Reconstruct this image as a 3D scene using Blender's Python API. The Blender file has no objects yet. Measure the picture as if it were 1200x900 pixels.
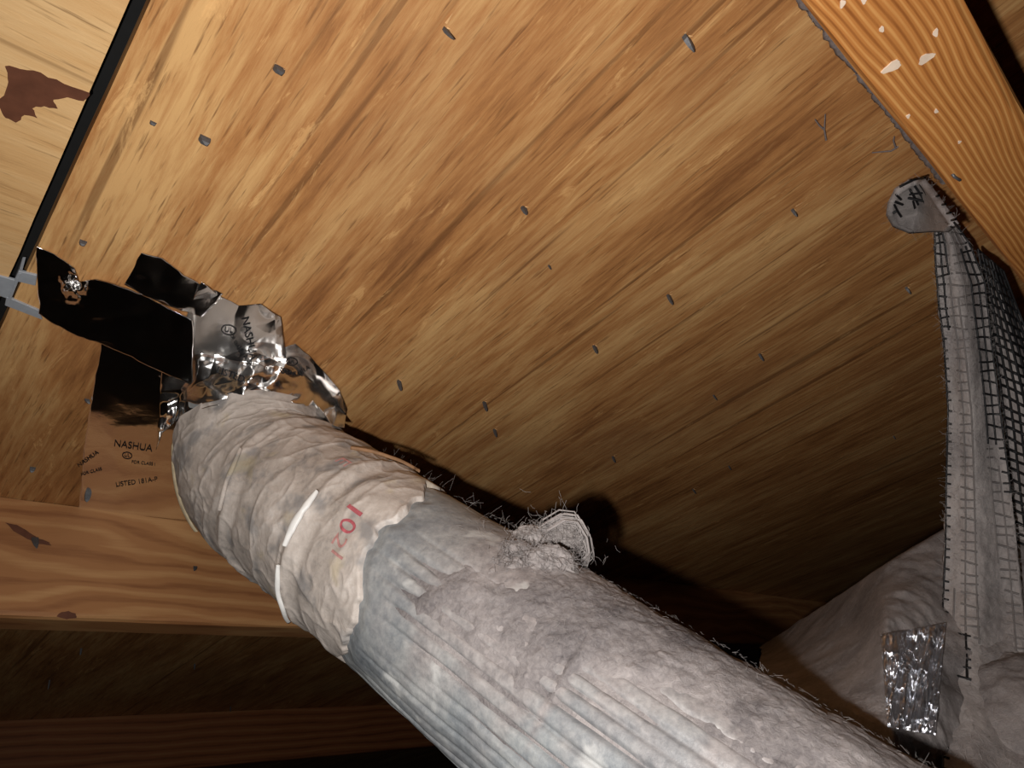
import bpy, bmesh, math, random
import numpy as np
from mathutils import Matrix, Vector

random.seed(7)
rng = np.random.default_rng(7)
scene = bpy.context.scene
COL = scene.collection

# ------------------------------------------------------------------ frames
# c-frame: origin at the lens, x right, y down, z into the attic.  The roof
# slope is the plane n.X = DR, rafters run along d1, plywood courses along d2.
FP = 821.0
def nrm(v):
    v = np.asarray(v, float)
    return v / np.linalg.norm(v)
d1 = nrm((950, 330, FP))
d2 = np.array((-961, 724, FP), float); d2 = nrm(d2 - d1 * d2.dot(d1))
nn = np.cross(d1, d2)
DR = 0.277                      # lens to roof deck
PITCH = math.radians(18)
e_up = math.cos(PITCH) * nn + math.sin(PITCH) * d1
e_x = math.cos(PITCH) * d1 - math.sin(PITCH) * nn
e_y = d2
RW = np.array([e_x, e_y, e_up])
CAMH = 0.62
def W(c):
    c = np.asarray(c, float)
    return c @ RW.T + np.array((0, 0, CAMH))

# ------------------------------------------------------------------ camera, world, light, exposure
def rot4(a, b, c, loc):
    m = Matrix.Identity(4)
    for i in range(3):
        m[i][0], m[i][1], m[i][2], m[i][3] = a[i], b[i], c[i], loc[i]
    return m
cam_d = bpy.data.cameras.new('camera')
cam_d.sensor_width = 36.0
cam_d.lens = FP / 1200 * 36.0
cam_d.clip_start = 0.01
cam = bpy.data.objects.new('camera', cam_d)
COL.objects.link(cam)
cam.matrix_world = rot4(RW[:, 0], -RW[:, 1], -RW[:, 2], (0, 0, CAMH))
scene.camera = cam

world = bpy.data.worlds.new('attic_dark')
scene.world = world
world.use_nodes = True
world.node_tree.nodes['Background'].inputs[0].default_value = (0.8, 0.85, 1.0, 1)
world.node_tree.nodes['Background'].inputs[1].default_value = 0.002

def lamp(name, cpos, ctarget, power, size_deg, blend, radius, color):
    l = bpy.data.lights.new(name, 'SPOT')
    l.energy = power; l.spot_size = math.radians(size_deg); l.spot_blend = blend
    l.shadow_soft_size = radius; l.color = color
    o = bpy.data.objects.new(name, l); COL.objects.link(o)
    p = W(cpos); t = W(ctarget)
    z = nrm(p - t); x = nrm(np.cross((0.1, 0.2, 1), z)); y = np.cross(z, x)
    o.matrix_world = rot4(x, y, z, p)
    return o
# the phone's flash, a little left of and below the lens
lamp('phone_flash', (-0.024, 0.015, -0.004), (0.0, 0.06, 0.5), 6.4, 165, 1.0, 0.0035, (1.0, 0.965, 0.93))

vs = scene.view_settings
vs.view_transform = 'Standard'; vs.look = 'None'; vs.gamma = 1.0; vs.exposure = 0.0
vs.use_curve_mapping = False

# ------------------------------------------------------------------ projections
def ray(px, py):
    return np.stack([(np.asarray(px, float) - 600) / FP, (np.asarray(py, float) - 450) / FP,
                     np.ones_like(np.asarray(px, float))], -1)
def at(px, py, z):
    return ray(px, py) * np.asarray(z, float)[..., None]
def proj(c):
    c = np.asarray(c, float)
    return np.stack([600 + FP * c[..., 0] / c[..., 2], 450 + FP * c[..., 1] / c[..., 2]], -1)
def on_roof(px, py, w=0.0):                      # c point on the plane w below the deck
    r = ray(px, py)
    return r * ((DR - np.asarray(w)) / (r @ nn))[..., None]
def uv(px, py, w=0.0):
    X = on_roof(px, py, w)
    return float(X @ d1), float(X @ d2)
def roofc(u, v, w):                              # u along rafters, v across, w below deck
    u, v, w = np.broadcast_arrays(np.asarray(u, float), np.asarray(v, float), np.asarray(w, float))
    return u[..., None] * d1 + v[..., None] * d2 + (DR - w)[..., None] * nn
R1, R2, R3 = RW @ d1, RW @ d2, RW @ nn
def roof_m(u=0, v=0, w=0):
    return rot4(R1, R2, R3, W(roofc(u, v, w)))

# ------------------------------------------------------------------ noise
def _h(i, j, k, s):
    n = (i * 374761393 + j * 668265263 + k * 2147483647 + s * 974634779) & 0xFFFFFFFF
    n = ((n ^ (n >> 13)) * 1274126177) & 0xFFFFFFFF
    n = ((n ^ (n >> 16)) * 2246822519) & 0xFFFFFFFF
    return ((n ^ (n >> 15)) & 0xFFFFFF) / float(0xFFFFFF)
def vnoise(p, s=0):
    p = np.asarray(p, float)
    i = np.floor(p).astype(np.int64); f = p - i; f = f * f * (3 - 2 * f)
    out = 0
    for a in (0, 1):
        for b in (0, 1):
            for c in (0, 1):
                wgt = (f[..., 0] if a else 1 - f[..., 0]) * (f[..., 1] if b else 1 - f[..., 1]) * (f[..., 2] if c else 1 - f[..., 2])
                out = out + wgt * _h(i[..., 0] + a, i[..., 1] + b, i[..., 2] + c, s)
    return out * 2 - 1
def fbm(p, o=4, s=0, g=0.5):
    p = np.asarray(p, float); a = 1.0; t = 0; k = 0
    for q in range(o):
        t = t + a * vnoise(p * 2 ** q + 17.3 * q, s + q); k += a; a *= g
    return t / k
def sst(a, b, x):
    t = np.clip((np.asarray(x, float) - a) / (b - a), 0, 1)
    return t * t * (3 - 2 * t)

# ------------------------------------------------------------------ objects
MW = {}
def _place(o, m, parent):
    MW[o.name] = m.copy()
    if parent is not None:
        o.parent = parent
        o.matrix_basis = MW[parent.name].inverted() @ m
    else:
        o.matrix_basis = m
def tag(o, label=None, cat=None, group=None, kind=None):
    if label: o['label'] = label
    if cat: o['category'] = cat
    if group: o['group'] = group
    if kind: o['kind'] = kind
    return o
def empty(name, m, label=None, cat=None, group=None, kind=None):
    o = bpy.data.objects.new(name, None); o.empty_display_size = 0.02
    COL.objects.link(o); _place(o, m, None)
    return tag(o, label, cat, group, kind)
def mesh_obj(name, verts, faces, mat, parent=None, m=None, smooth=True, local=False):
    """verts in world coordinates unless local; faces list or (F,4) array"""
    if m is None:
        m = MW[parent.name] if parent is not None else Matrix.Identity(4)
    verts = np.asarray(verts, float).reshape(-1, 3)
    if not local:
        mi = np.array(m.inverted())
        verts = verts @ mi[:3, :3].T + mi[:3, 3]
    me = bpy.data.meshes.new(name)
    if isinstance(faces, np.ndarray):
        faces = faces.tolist()
    me.from_pydata(verts.tolist(), [], faces)
    if smooth:
        me.polygons.foreach_set('use_smooth', [True] * len(me.polygons))
    me.materials.append(mat)
    me.update()
    o = bpy.data.objects.new(name, me); COL.objects.link(o)
    _place(o, m, parent)
    return o
def attr(o, name, vals):
    a = o.data.attributes.new(name, 'FLOAT', 'POINT')
    a.data.foreach_set('value', np.asarray(vals, np.float32).ravel())
def grid_faces(nu, nv, wrap_v=False, flip=False):
    i = np.arange(nu - 1)[:, None]; j = np.arange(nv if wrap_v else nv - 1)[None, :]
    j2 = (j + 1) % nv
    f = np.stack([i * nv + j, i * nv + j2, (i + 1) * nv + j2, (i + 1) * nv + j], -1).reshape(-1, 4)
    return f[:, ::-1] if flip else f
def mod_solid(o, t, off=0.0):
    m = o.modifiers.new('thickness', 'SOLIDIFY'); m.thickness = t; m.offset = off
def mod_bevel(o, w, seg=2):
    m = o.modifiers.new('bevel', 'BEVEL'); m.width = w; m.segments = seg; m.limit_method = 'ANGLE'
    m.angle_limit = math.radians(40)
def wpos(c):
    p = W(c); return Matrix.Translation(Vector(p))
def tubes(paths, radius, sides=4, taper=1.0):
    """many thin tubes as one mesh; each path an (n,3) array"""
    V, F = [], []; base = 0
    ang = np.arange(sides) * 2 * math.pi / sides
    for k, P in enumerate(paths):
        P = np.asarray(P, float); n = len(P)
        r = radius[k] if hasattr(radius, '__len__') else radius
        T = np.gradient(P, axis=0); T /= np.linalg.norm(T, axis=1)[:, None] + 1e-12
        ref = np.array((0.31, 0.52, 0.79)) if abs(T[0] @ (0.31, 0.52, 0.79)) < 0.9 else np.array((1, 0, 0))
        A = np.cross(T, ref); A /= np.linalg.norm(A, axis=1)[:, None] + 1e-12
        B = np.cross(T, A)
        rr = r * np.linspace(1, taper, n)
        ring = P[:, None, :] + rr[:, None, None] * (np.cos(ang)[None, :, None] * A[:, None, :] + np.sin(ang)[None, :, None] * B[:, None, :])
        V.append(ring.reshape(-1, 3))
        F.append(grid_faces(n, sides, True) + base)
        base += n * sides
    return np.concatenate(V), np.concatenate(F)
def box_verts(a, b):
    x0, y0, z0 = a; x1, y1, z1 = b
    return [(x0, y0, z0), (x1, y0, z0), (x1, y1, z0), (x0, y1, z0), (x0, y0, z1), (x1, y0, z1), (x1, y1, z1), (x0, y1, z1)]
BOXF = [(0, 3, 2, 1), (4, 5, 6, 7), (0, 1, 5, 4), (1, 2, 6, 5), (2, 3, 7, 6), (3, 0, 4, 7)]

# ------------------------------------------------------------------ node materials
class NT:
    def __init__(s, name):
        s.m = bpy.data.materials.new(name); s.m.use_nodes = True
        s.t = s.m.node_tree; s.t.nodes.clear()
        s.out = s.t.nodes.new('ShaderNodeOutputMaterial')
        s.b = s.t.nodes.new('ShaderNodeBsdfPrincipled')
        s.t.links.new(s.b.outputs[0], s.out.inputs[0])
    def put(s, sock, v):
        if v is None: return
        if hasattr(v, 'is_linked') or isinstance(v, bpy.types.NodeSocket): s.t.links.new(v, sock)
        elif isinstance(v, (tuple, list)) and len(v) == 3 and sock.type == 'RGBA': sock.default_value = (*v, 1)
        else: sock.default_value = v
    def n(s, typ, **kw):
        x = s.t.nodes.new(typ)
        for k, v in kw.items(): setattr(x, k, v)
        return x
    def co(s, scale=(1, 1, 1), rot=(0, 0, 0), loc=(0, 0, 0)):
        tc = s.n('ShaderNodeTexCoord'); mp = s.n('ShaderNodeMapping')
        mp.inputs['Scale'].default_value = scale; mp.inputs['Rotation'].default_value = rot
        mp.inputs['Location'].default_value = loc
        s.t.links.new(tc.outputs['Object'], mp.inputs[0]); return mp.outputs[0]
    def noise(s, vec, scale=1, detail=4, rough=0.5, dist=0.0):
        x = s.n('ShaderNodeTexNoise'); s.put(x.inputs['Vector'], vec)
        x.inputs['Scale'].default_value = scale; x.inputs['Detail'].default_value = detail
        x.inputs['Roughness'].default_value = rough; x.inputs['Distortion'].default_value = dist
        return x.outputs[0]
    def vor(s, vec, scale=1, feature='F1'):
        x = s.n('ShaderNodeTexVoronoi', feature=feature); s.put(x.inputs['Vector'], vec)
        x.inputs['Scale'].default_value = scale; return x.outputs[0]
    def ramp(s, f, stops):
        x = s.n('ShaderNodeValToRGB'); s.put(x.inputs[0], f); e = x.color_ramp.elements
        while len(e) < len(stops): e.new(0.5)
        for q, (p, c) in zip(e, stops):
            q.position = p; q.color = (*c, 1) if isinstance(c, (tuple, list)) else (c, c, c, 1)
        return x.outputs[0]
    def mix(s, f, a, b, mode='MIX'):
        x = s.n('ShaderNodeMix', data_type='RGBA', blend_type=mode)
        s.put(x.inputs[0], f); s.put(x.inputs[6], a); s.put(x.inputs[7], b); return x.outputs[2]
    def math(s, op, a, b=0.0, clamp=False):
        x = s.n('ShaderNodeMath', operation=op, use_clamp=clamp); s.put(x.inputs[0], a); s.put(x.inputs[1], b); return x.outputs[0]
    def attr(s, name):
        x = s.n('ShaderNodeAttribute', attribute_name=name); return x.outputs['Fac']
    def sep(s, v):
        x = s.n('ShaderNodeSeparateXYZ'); s.put(x.inputs[0], v); return x.outputs
    def comb(s, a, b, c):
        x = s.n('ShaderNodeCombineXYZ')
        for q, v in zip(x.inputs, (a, b, c)): s.put(q, v)
        return x.outputs[0]
    def bump(s, h, strength=0.3, dist=0.001):
        x = s.n('ShaderNodeBump'); s.put(x.inputs['Height'], h)
        x.inputs['Strength'].default_value = strength; x.inputs['Distance'].default_value = dist
        s.put(s.b.inputs['Normal'], x.outputs[0]); return x.outputs[0]
    def fin(s, color=None, rough=0.6, metal=0.0, spec=0.3):
        s.put(s.b.inputs['Base Color'], color); s.put(s.b.inputs['Roughness'], rough)
        s.put(s.b.inputs['Metallic'], metal); s.put(s.b.inputs['Specular IOR Level'], spec); return s.m

def m_plain(name, color, rough=0.6, metal=0.0, var=0.25, scale=200, bump=0.0):
    t = NT(name); v = t.co()
    k = t.noise(v, scale, 4)
    c = t.mix(k, tuple(x * (1 - var) for x in color), tuple(min(1, x * (1 + var)) for x in color))
    if bump: t.bump(k, bump, 0.0008)
    return t.fin(c, rough, metal)

def m_plywood(name, along, seed, dark, mid, light, streak=1.0, lines=0.5):
    """rotary-cut softwood face: long streaks along local axis `along`"""
    t = NT(name)
    def c(a, b, l=0):     # a across the grain, b along the grain
        sc = (a, b, 30) if along == 'y' else (b, a, 30)
        return t.co(sc, loc=(seed + l, seed * 0.7 + l, 0))
    patch = t.noise(c(12, 2.6, 3.1), 1, 6, 0.62, 0.5)
    band = t.noise(c(42, 6.0, 7.7), 1, 6, 0.66, 0.4)
    fine = t.noise(c(240, 18, 1.3), 1, 5, 0.7, 0.3)
    pore = t.noise(c(520, 30, 5.3), 1, 3, 0.6)
    f = t.math('ADD', t.math('MULTIPLY', patch, 0.55), t.math('MULTIPLY', band, 0.45))
    f = t.math('ADD', f, t.math('MULTIPLY', t.math('SUBTRACT', fine, 0.5), 0.46 * streak))
    col = t.ramp(f, [(0.35, dark), (0.47, mid), (0.55, tuple((a + b) / 2 for a, b in zip(mid, light))), (0.63, light)])
    # dark resin lines
    ln = t.noise(c(110, 2.2, 9.9), 1, 2, 0.5)
    lm = t.ramp(ln, [(0.315, 1.0), (0.36, 0.0)])
    col = t.mix(t.math('MULTIPLY', lm, lines * 1.2), col, tuple(x * 0.55 for x in dark))
    col = t.mix(t.ramp(pore, [(0.30, 0.65), (0.42, 0.0)]), col, tuple(x * 0.45 for x in dark))
    # pale torn fibres
    fl = t.noise(c(75, 14, 2.2), 1, 6, 0.75, 0.8)
    col = t.mix(t.ramp(fl, [(0.59, 0.0), (0.66, 0.55 * streak)]), col, tuple(min(1, x * 1.25) for x in light))
    # grime
    gr = t.noise(c(6, 5, 4.4), 1, 4, 0.6)
    col = t.mix(t.ramp(gr, [(0.50, 0.0), (0.70, 0.35)]), col, (0.25, 0.115, 0.05))
    h = t.math('ADD', t.math('MULTIPLY', fine, 0.6), t.math('MULTIPLY', fl, 0.8))
    t.bump(h, 0.35, 0.0012)
    return t.fin(col, 0.55, 0, 0.25)

def m_rings(name, along, freq, amp, dark, mid, light, knots, seed):
    """flat-sawn rafter: ring lines along x that bow around knots"""
    t = NT(name); o = t.sep(t.co())
    x, y = o[0], (o[1] if along == 'xy' else o[2])
    warp = t.noise(t.co((4, 14, 14), loc=(seed, 0, 0)), 1, 3, 0.5)
    f = t.math('ADD', y, t.math('MULTIPLY', t.math('SUBTRACT', warp, 0.5), amp))
    kk = None
    for (kx, ky, rad, s) in knots:
        dx = t.math('MULTIPLY', t.math('SUBTRACT', x, kx), 1 / (rad * 2.2)); dy = t.math('MULTIPLY', t.math('SUBTRACT', y, ky), 1 / rad)
        r2 = t.math('ADD', t.math('MULTIPLY', dx, dx), t.math('MULTIPLY', dy, dy))
        g = t.math('DIVIDE', 1.0, t.math('ADD', 1.0, t.math('MULTIPLY', r2, r2)))
        f = t.math('ADD', f, t.math('MULTIPLY', g, s))
        kk = g if kk is None else t.math('MAXIMUM', kk, g)
    w = t.math('SINE', t.math('MULTIPLY', f, freq))
    w = t.math('ADD', t.math('MULTIPLY', w, 0.5), 0.5)
    fine = t.noise(t.co((30, 500, 500), loc=(seed, 1, 2)), 1, 4, 0.65)
    big = t.noise(t.co((7, 22, 22), loc=(seed, 5, 2)), 1, 4, 0.6)
    v = t.math('ADD', t.math('MULTIPLY', w, 0.52), t.math('ADD', t.math('MULTIPLY', fine, 0.30), t.math('MULTIPLY', big, 0.34)))
    col = t.ramp(v, [(0.22, light), (0.48, mid), (0.72, mid), (0.92, dark)])
    if kk is not None:
        col = t.mix(t.ramp(kk, [(0.75, 0.0), (0.98, 0.75)]), col, tuple(a * 0.6 for a in dark))
    t.bump(t.math('ADD', w, fine), 0.25, 0.0007)
    return t.fin(col, 0.55, 0, 0.25)

def m_lint(name, a=(0.078, 0.070, 0.073), b=(0.325, 0.295, 0.286), scale=1.0, foil=None):
    t = NT(name); v = t.co()
    big = t.noise(v, 28 * scale, 5, 0.6)
    fib = t.noise(v, 420 * scale, 5, 0.75, 0.8)
    f = t.math('ADD', t.math('MULTIPLY', big, 0.62), t.math('MULTIPLY', fib, 0.40))
    c = t.ramp(f, [(0.34, a), (0.50, tuple((x + y) / 2 for x, y in zip(a, b))), (0.66, b)])
    t.bump(fib, 0.55, 0.0015)
    return t.fin(c, 0.95, 0, 0.1)

MAT = {}
MAT['ply_main'] = m_plywood('plywood_main', 'y', 2.0, (0.24, 0.098, 0.033), (0.42, 0.193, 0.066), (0.62, 0.365, 0.150))
MAT['ply_left'] = m_plywood('plywood_pale', 'x', 5.0, (0.42, 0.22, 0.085), (0.60, 0.36, 0.155), (0.68, 0.45, 0.22), 0.6, 0.4)
MAT['ply_far'] = m_plywood('plywood_far', 'y', 9.0, (0.25, 0.12, 0.045), (0.47, 0.25, 0.09), (0.62, 0.38, 0.16))
MAT['felt'] = m_plain('roofing_felt_black', (0.006, 0.006, 0.006), 0.95)
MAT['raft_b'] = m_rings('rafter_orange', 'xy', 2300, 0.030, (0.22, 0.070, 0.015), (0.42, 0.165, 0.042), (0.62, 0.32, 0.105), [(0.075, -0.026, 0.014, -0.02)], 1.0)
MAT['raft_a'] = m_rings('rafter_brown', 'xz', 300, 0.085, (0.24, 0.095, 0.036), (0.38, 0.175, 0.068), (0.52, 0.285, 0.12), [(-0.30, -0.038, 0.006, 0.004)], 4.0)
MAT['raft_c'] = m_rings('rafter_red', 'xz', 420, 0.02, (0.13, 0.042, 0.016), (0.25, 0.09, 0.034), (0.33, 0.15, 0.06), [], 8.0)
MAT['steel'] = m_plain('dull_steel', (0.115, 0.115, 0.12), 0.5, 0.5, 0.5, 900)
MAT['clip'] = m_plain('galvanised_clip', (0.42, 0.45, 0.49), 0.45, 0.35, 0.15, 400)
MAT['splinter'] = m_plain('torn_wood_fibre', (0.62, 0.36, 0.16), 0.8)
MAT['torn'] = m_plain('torn_veneer_brown', (0.115, 0.042, 0.022), 0.6, 0, 0.5, 120, 0.3)
MAT['lint'] = m_lint('grey_lint')
MAT['lint_pale'] = m_lint('grey_lint_pale', (0.185, 0.165, 0.162), (0.38, 0.345, 0.33))
MAT['lint_batt'] = m_lint('grey_lint_batt', (0.125, 0.112, 0.110), (0.29, 0.26, 0.25))
MAT['net_dusty'] = m_plain('dusty_plastic_net', (0.15, 0.135, 0.13), 0.9, 0, 0.4, 300)
MAT['lint_fibre'] = m_plain('lint_fibre', (0.30, 0.275, 0.265), 0.9)
MAT['dust'] = m_plain('grey_dust', (0.20, 0.165, 0.155), 0.95, 0, 0.4, 600)
MAT['net'] = m_plain('black_plastic_net', (0.010, 0.010, 0.011), 0.5)
MAT['floor'] = m_lint('attic_floor_insulation', (0.10, 0.09, 0.085), (0.22, 0.20, 0.19), 0.5)
MAT['ink'] = m_plain('black_ink', (0.012, 0.012, 0.014), 0.5)
MAT['red_ink'] = m_plain('red_ink', (0.36, 0.085, 0.10), 0.8, 0, 0.5, 500)
MAT['red_faint'] = m_plain('faint_red_ink', (0.40, 0.20, 0.185), 0.8, 0, 0.3, 500)
MAT['white'] = m_plain('white_rib', (0.66, 0.65, 0.63), 0.4, 0, 0.15, 300)
MAT['fleck'] = m_plain('pale_fleck', (0.66, 0.52, 0.40), 0.8)
MAT['sealant'] = m_plain('yellow_sealant', (0.36, 0.30, 0.20), 0.6, 0, 0.5, 200, 0.5)
MAT['seam'] = m_plain('brown_seam', (0.22, 0.12, 0.06), 0.7, 0, 0.5, 300)
MAT['cable'] = m_plain('dark_lath', (0.035, 0.022, 0.016), 0.7, 0, 0.5, 90, 0.4)

def foil_mat(name='foil_tape', rough=0.12):
    t = NT(name); v = t.co()
    a = t.noise(v, 90, 3, 0.5, 0.3); b = t.noise(v, 420, 3, 0.5)
    t.bump(t.math('ADD', a, t.math('MULTIPLY', b, 0.08)), 0.10, 0.0018)
    c = t.mix(t.noise(v, 60, 4), (0.80, 0.78, 0.76), (0.94, 0.93, 0.92))
    return t.fin(c, rough, 1.0, 0.5)
MAT['foil'] = foil_mat()
MAT['foil_crumpled'] = foil_mat('foil_tape_crumpled', 0.22)

def wrap_mat():
    t = NT('grimy_wrap'); v = t.co()
    big = t.noise(v, 26, 6, 0.65, 0.5); fine = t.noise(v, 300, 5, 0.7, 0.6); mid = t.noise(v, 90, 5, 0.6, 1.2)
    f = t.math('ADD', t.math('MULTIPLY', big, 0.5), t.math('ADD', t.math('MULTIPLY', mid, 0.28), t.math('MULTIPLY', fine, 0.24)))
    c = t.ramp(f, [(0.36, (0.19, 0.175, 0.165)), (0.47, (0.37, 0.325, 0.29)), (0.58, (0.47, 0.42, 0.38)), (0.70, (0.60, 0.56, 0.53))])
    sp = t.noise(v, 55, 3, 0.5); c = t.mix(t.ramp(sp, [(0.55, 0.0), (0.66, 0.75)]), c, (0.19, 0.185, 0.185))
    ye = t.noise(v, 38, 3, 0.5, 0.3); c = t.mix(t.ramp(ye, [(0.62, 0.0), (0.72, 0.45)]), c, (0.44, 0.36, 0.20))
    t.bump(t.math('ADD', t.math('MULTIPLY', mid, 0.8), t.math('MULTIPLY', fine, 0.5)), 0.5, 0.0012)
    return t.fin(c, 0.62, 0, 0.35)
MAT['wrap'] = wrap_mat()
def duct_mat():
    t = NT('grey_flexible_duct'); v = t.co()
    big = t.noise(v, 20, 5, 0.65, 0.6); fine = t.noise(v, 260, 5, 0.7)
    f = t.math('ADD', t.math('MULTIPLY', big, 0.72), t.math('MULTIPLY', fine, 0.30))
    c = t.ramp(f, [(0.36, (0.10, 0.112, 0.125)), (0.48, (0.185, 0.198, 0.208)), (0.58, (0.27, 0.28, 0.28)), (0.70, (0.40, 0.41, 0.405))])
    c = t.mix(t.math('MULTIPLY', t.attr('groove_dark'), t.ramp(t.noise(v, 60, 4, 0.6), [(0.35, 0.2), (0.65, 1.0)])), c, (0.075, 0.075, 0.078))
    du = t.math('MULTIPLY', t.attr('dust'), t.ramp(t.noise(v, 75, 6, 0.7, 0.4), [(0.34, 0.75), (0.60, 1.0)]))
    c = t.mix(du, c, t.ramp(fine, [(0.3, (0.15, 0.135, 0.134)), (0.7, (0.31, 0.28, 0.272))]))
    pw = t.noise(v, 48, 4, 0.5, 0.2)
    c = t.mix(t.ramp(pw, [(0.62, 0.0), (0.68, 0.5)]), c, (0.50, 0.50, 0.485))
    t.bump(fine, 0.3, 0.0012)
    return t.fin(c, 0.5, 0.0, 0.4)
MAT['duct'] = duct_mat()
def plastic_mat():
    t = NT('clear_crinkled_plastic'); v = t.co()
    a = t.noise(v, 75, 2, 0.5, 0.8)
    nb = t.n('ShaderNodeBump'); t.put(nb.inputs['Height'], a); nb.inputs['Strength'].default_value = 1.0; nb.inputs['Distance'].default_value = 0.016
    gl = t.n('ShaderNodeBsdfGlossy'); gl.inputs['Roughness'].default_value = 0.30; gl.inputs['Color'].default_value = (0.95, 0.96, 1, 1)
    t.t.links.new(nb.outputs[0], gl.inputs['Normal'])
    tr = t.n('ShaderNodeBsdfTransparent'); tr.inputs['Color'].default_value = (0.93, 0.94, 0.95, 1)
    mx = t.n('ShaderNodeMixShader'); mx.inputs[0].default_value = 0.5
    t.t.links.new(tr.outputs[0], mx.inputs[1]); t.t.links.new(gl.outputs[0], mx.inputs[2])
    t.t.links.new(mx.outputs[0], t.out.inputs[0])
    return t.m
MAT['plastic'] = plastic_mat()

# ================================================================== SETTING
# attic floor, black underlay (ceiling) and the plywood sheets it carries
fl_n = 40
gx, gy = np.meshgrid(np.linspace(-2.2, 2.6, fl_n), np.linspace(-1.8, 3.0, fl_n), indexing='ij')
gz = 0.012 * fbm(np.stack([gx * 6, gy * 6, gx * 0], -1), 3)
fo = mesh_obj('floor', np.stack([gx, gy, gz - 0.012], -1), grid_faces(fl_n, fl_n), MAT['floor'])
tag(fo, kind='structure')

U_GAP = np.mean([uv(163, 2)[0], uv(97, 150)[0], uv(34, 292)[0]])
RH, RWID, BAY = 0.089, 0.034, 0.580
V_B1 = 0.004                        # near face of the rafter beside the netting
V_B0 = V_B1 - RWID
V_A0 = V_B1 + BAY + 0.012; V_A1 = V_A0 + RWID
V_C0 = uv(150, 838)[1]; V_C1 = V_C0 + RWID
PT = 0.012
ceil_m = roof_m(0, 0, 0)
ceiling = mesh_obj('ceiling', box_verts((-1.6, -1.3, PT + 0.004), (3.2, 3.3, PT + 0.010)), BOXF, MAT['felt'], None, ceil_m, False, True)
tag(ceiling, kind='structure')
GAP = 0.0058
def sheet(u0, u1, v0, v1, mat, label=None):
    # a sheet with slightly chewed edges: a grid plate with thickness
    nu, nv = 60, 160
    uu = np.linspace(u0, u1, nu); vv = np.linspace(v0, v1, nv)
    U, V = np.meshgrid(uu, vv, indexing='ij')
    e = 0.0005 * fbm(np.stack([V * 220, V * 0, V * 0 + u0], -1), 3)
    U[0] += e[0]; U[-1] += e[-1]
    top = np.stack([U, V, np.zeros_like(U)], -1).reshape(-1, 3)
    bot = top + (0, 0, PT)
    V_ = np.concatenate([top, bot]); N = nu * nv
    f = grid_faces(nu, nv)
    F = [tuple(r) for r in f.tolist()] + [tuple(x + N for x in r[::-1]) for r in f.tolist()]
    rim = [i * nv for i in range(nu)] + [(nu - 1) * nv + j for j in range(1, nv)] + [i * nv + nv - 1 for i in range(nu - 2, -1, -1)] + [j for j in range(nv - 2, 0, -1)]
    for a, b in zip(rim, rim[1:] + rim[:1]):
        F.append((a, b, b + N, a + N))
    o = mesh_obj('plywood_sheet', V_, F, mat, ceiling, ceil_m, False, True)
    if label: o['label'] = label
    return o
V_S0 = -1.2
sheet_left = sheet(U_GAP - 1.22, U_GAP - GAP / 2, V_S0, 3.2, MAT['ply_left'], 'pale knotty plywood sheet left of the black gap')
sheet_main = sheet(U_GAP + GAP / 2, U_GAP + 2.0, V_S0, 3.2, MAT['ply_main'], 'wide orange brown plywood sheet right of the black gap')
sheet_far = sheet(U_GAP + 2.003, U_GAP + 3.3, V_S0, 3.2, MAT['ply_far'])

# torn veneer patch on the pale sheet
pp = [(-12, 120), (4, 112), (10, 96), (6, 78), (24, 80), (48, 86), (74, 97), (106, 108), (98, 118), (80, 113), (62, 116), (66, 127), (52, 124), (38, 126), (42, 138), (30, 134), (20, 143), (8, 138), (2, 128)]
pts = [uv(a, b) for a, b in pp]
cu, cv = np.mean([p[0] for p in pts]), np.mean([p[1] for p in pts])
def plate(name, poly_uv, w0, w1, mat, parent=None, m=None, smooth=False):
    """flat polygon between depths w0 and w1 below the deck (roof coordinates)"""
    n = len(poly_uv)
    V = [(u, v, -w0) for u, v in poly_uv] + [(u, v, -w1) for u, v in poly_uv]
    F = [tuple(range(n)), tuple(range(2 * n - 1, n - 1, -1))] + [(i, i + n, (i + 1) % n + n, (i + 1) % n) for i in range(n)]
    return mesh_obj(name, V, F, mat, parent, m or ceil_m, smooth, True)
def jag(pts, sub, amp, seed):
    out = []
    r = random.Random(seed)
    for (a, b) in zip(pts, pts[1:] + pts[:1]):
        for k in range(sub):
            t = k / sub
            out.append((a[0] + (b[0] - a[0]) * t + r.uniform(-amp, amp), a[1] + (b[1] - a[1]) * t + r.uniform(-amp, amp)))
    return out
pa = plate('torn_patch', jag(pts, 3, 0.0005, 2), -0.0002, 0.0003, MAT['torn'], sheet_left)
# (third level) it belongs to the sheet; dark torn veneer
pa['label'] = 'dark red brown torn patch in the pale sheet'

# ================================================================== RAFTERS
def rafter(label, u0, u1, v0, v1, mat, group='wooden rafters under the plywood deck'):
    nu = 90
    m = roof_m(0, v0, 0)
    us = np.linspace(u0, u1, nu); k = 0.004
    prof = [(0, 0.0005), (0, RH - k), (k * 0.3, RH - k * 0.3), (k, RH), (v1 - v0 - k, RH), (v1 - v0 - k * 0.3, RH - k * 0.3), (v1 - v0, RH - k), (v1 - v0, 0.0005)]
    V = []
    for u in us:
        for q, (y, w) in enumerate(prof):
            j = 0.0006 * vnoise(np.array((u * 40, q * 3.1, v0 * 9)))
            V.append((u, y + j, -w + (j if w > 0.01 else 0)))
    P = len(prof)
    F = grid_faces(nu, P, True, True).tolist() + [tuple(range(P))[::-1], tuple((nu - 1) * P + i for i in range(P))]
    o = mesh_obj('rafter', V, F, mat, None, m, False, True)
    return tag(o, label, 'rafter', group)
raft_b = rafter('orange wooden rafter with bold curved growth rings above the netting', -1.5, 3.0, V_B0, V_B1, MAT['raft_b'])
raft_a = rafter('brown knotty wooden rafter running behind the taped end of the duct', -1.5, 3.0, V_A0, V_A1, MAT['raft_a'])
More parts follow.
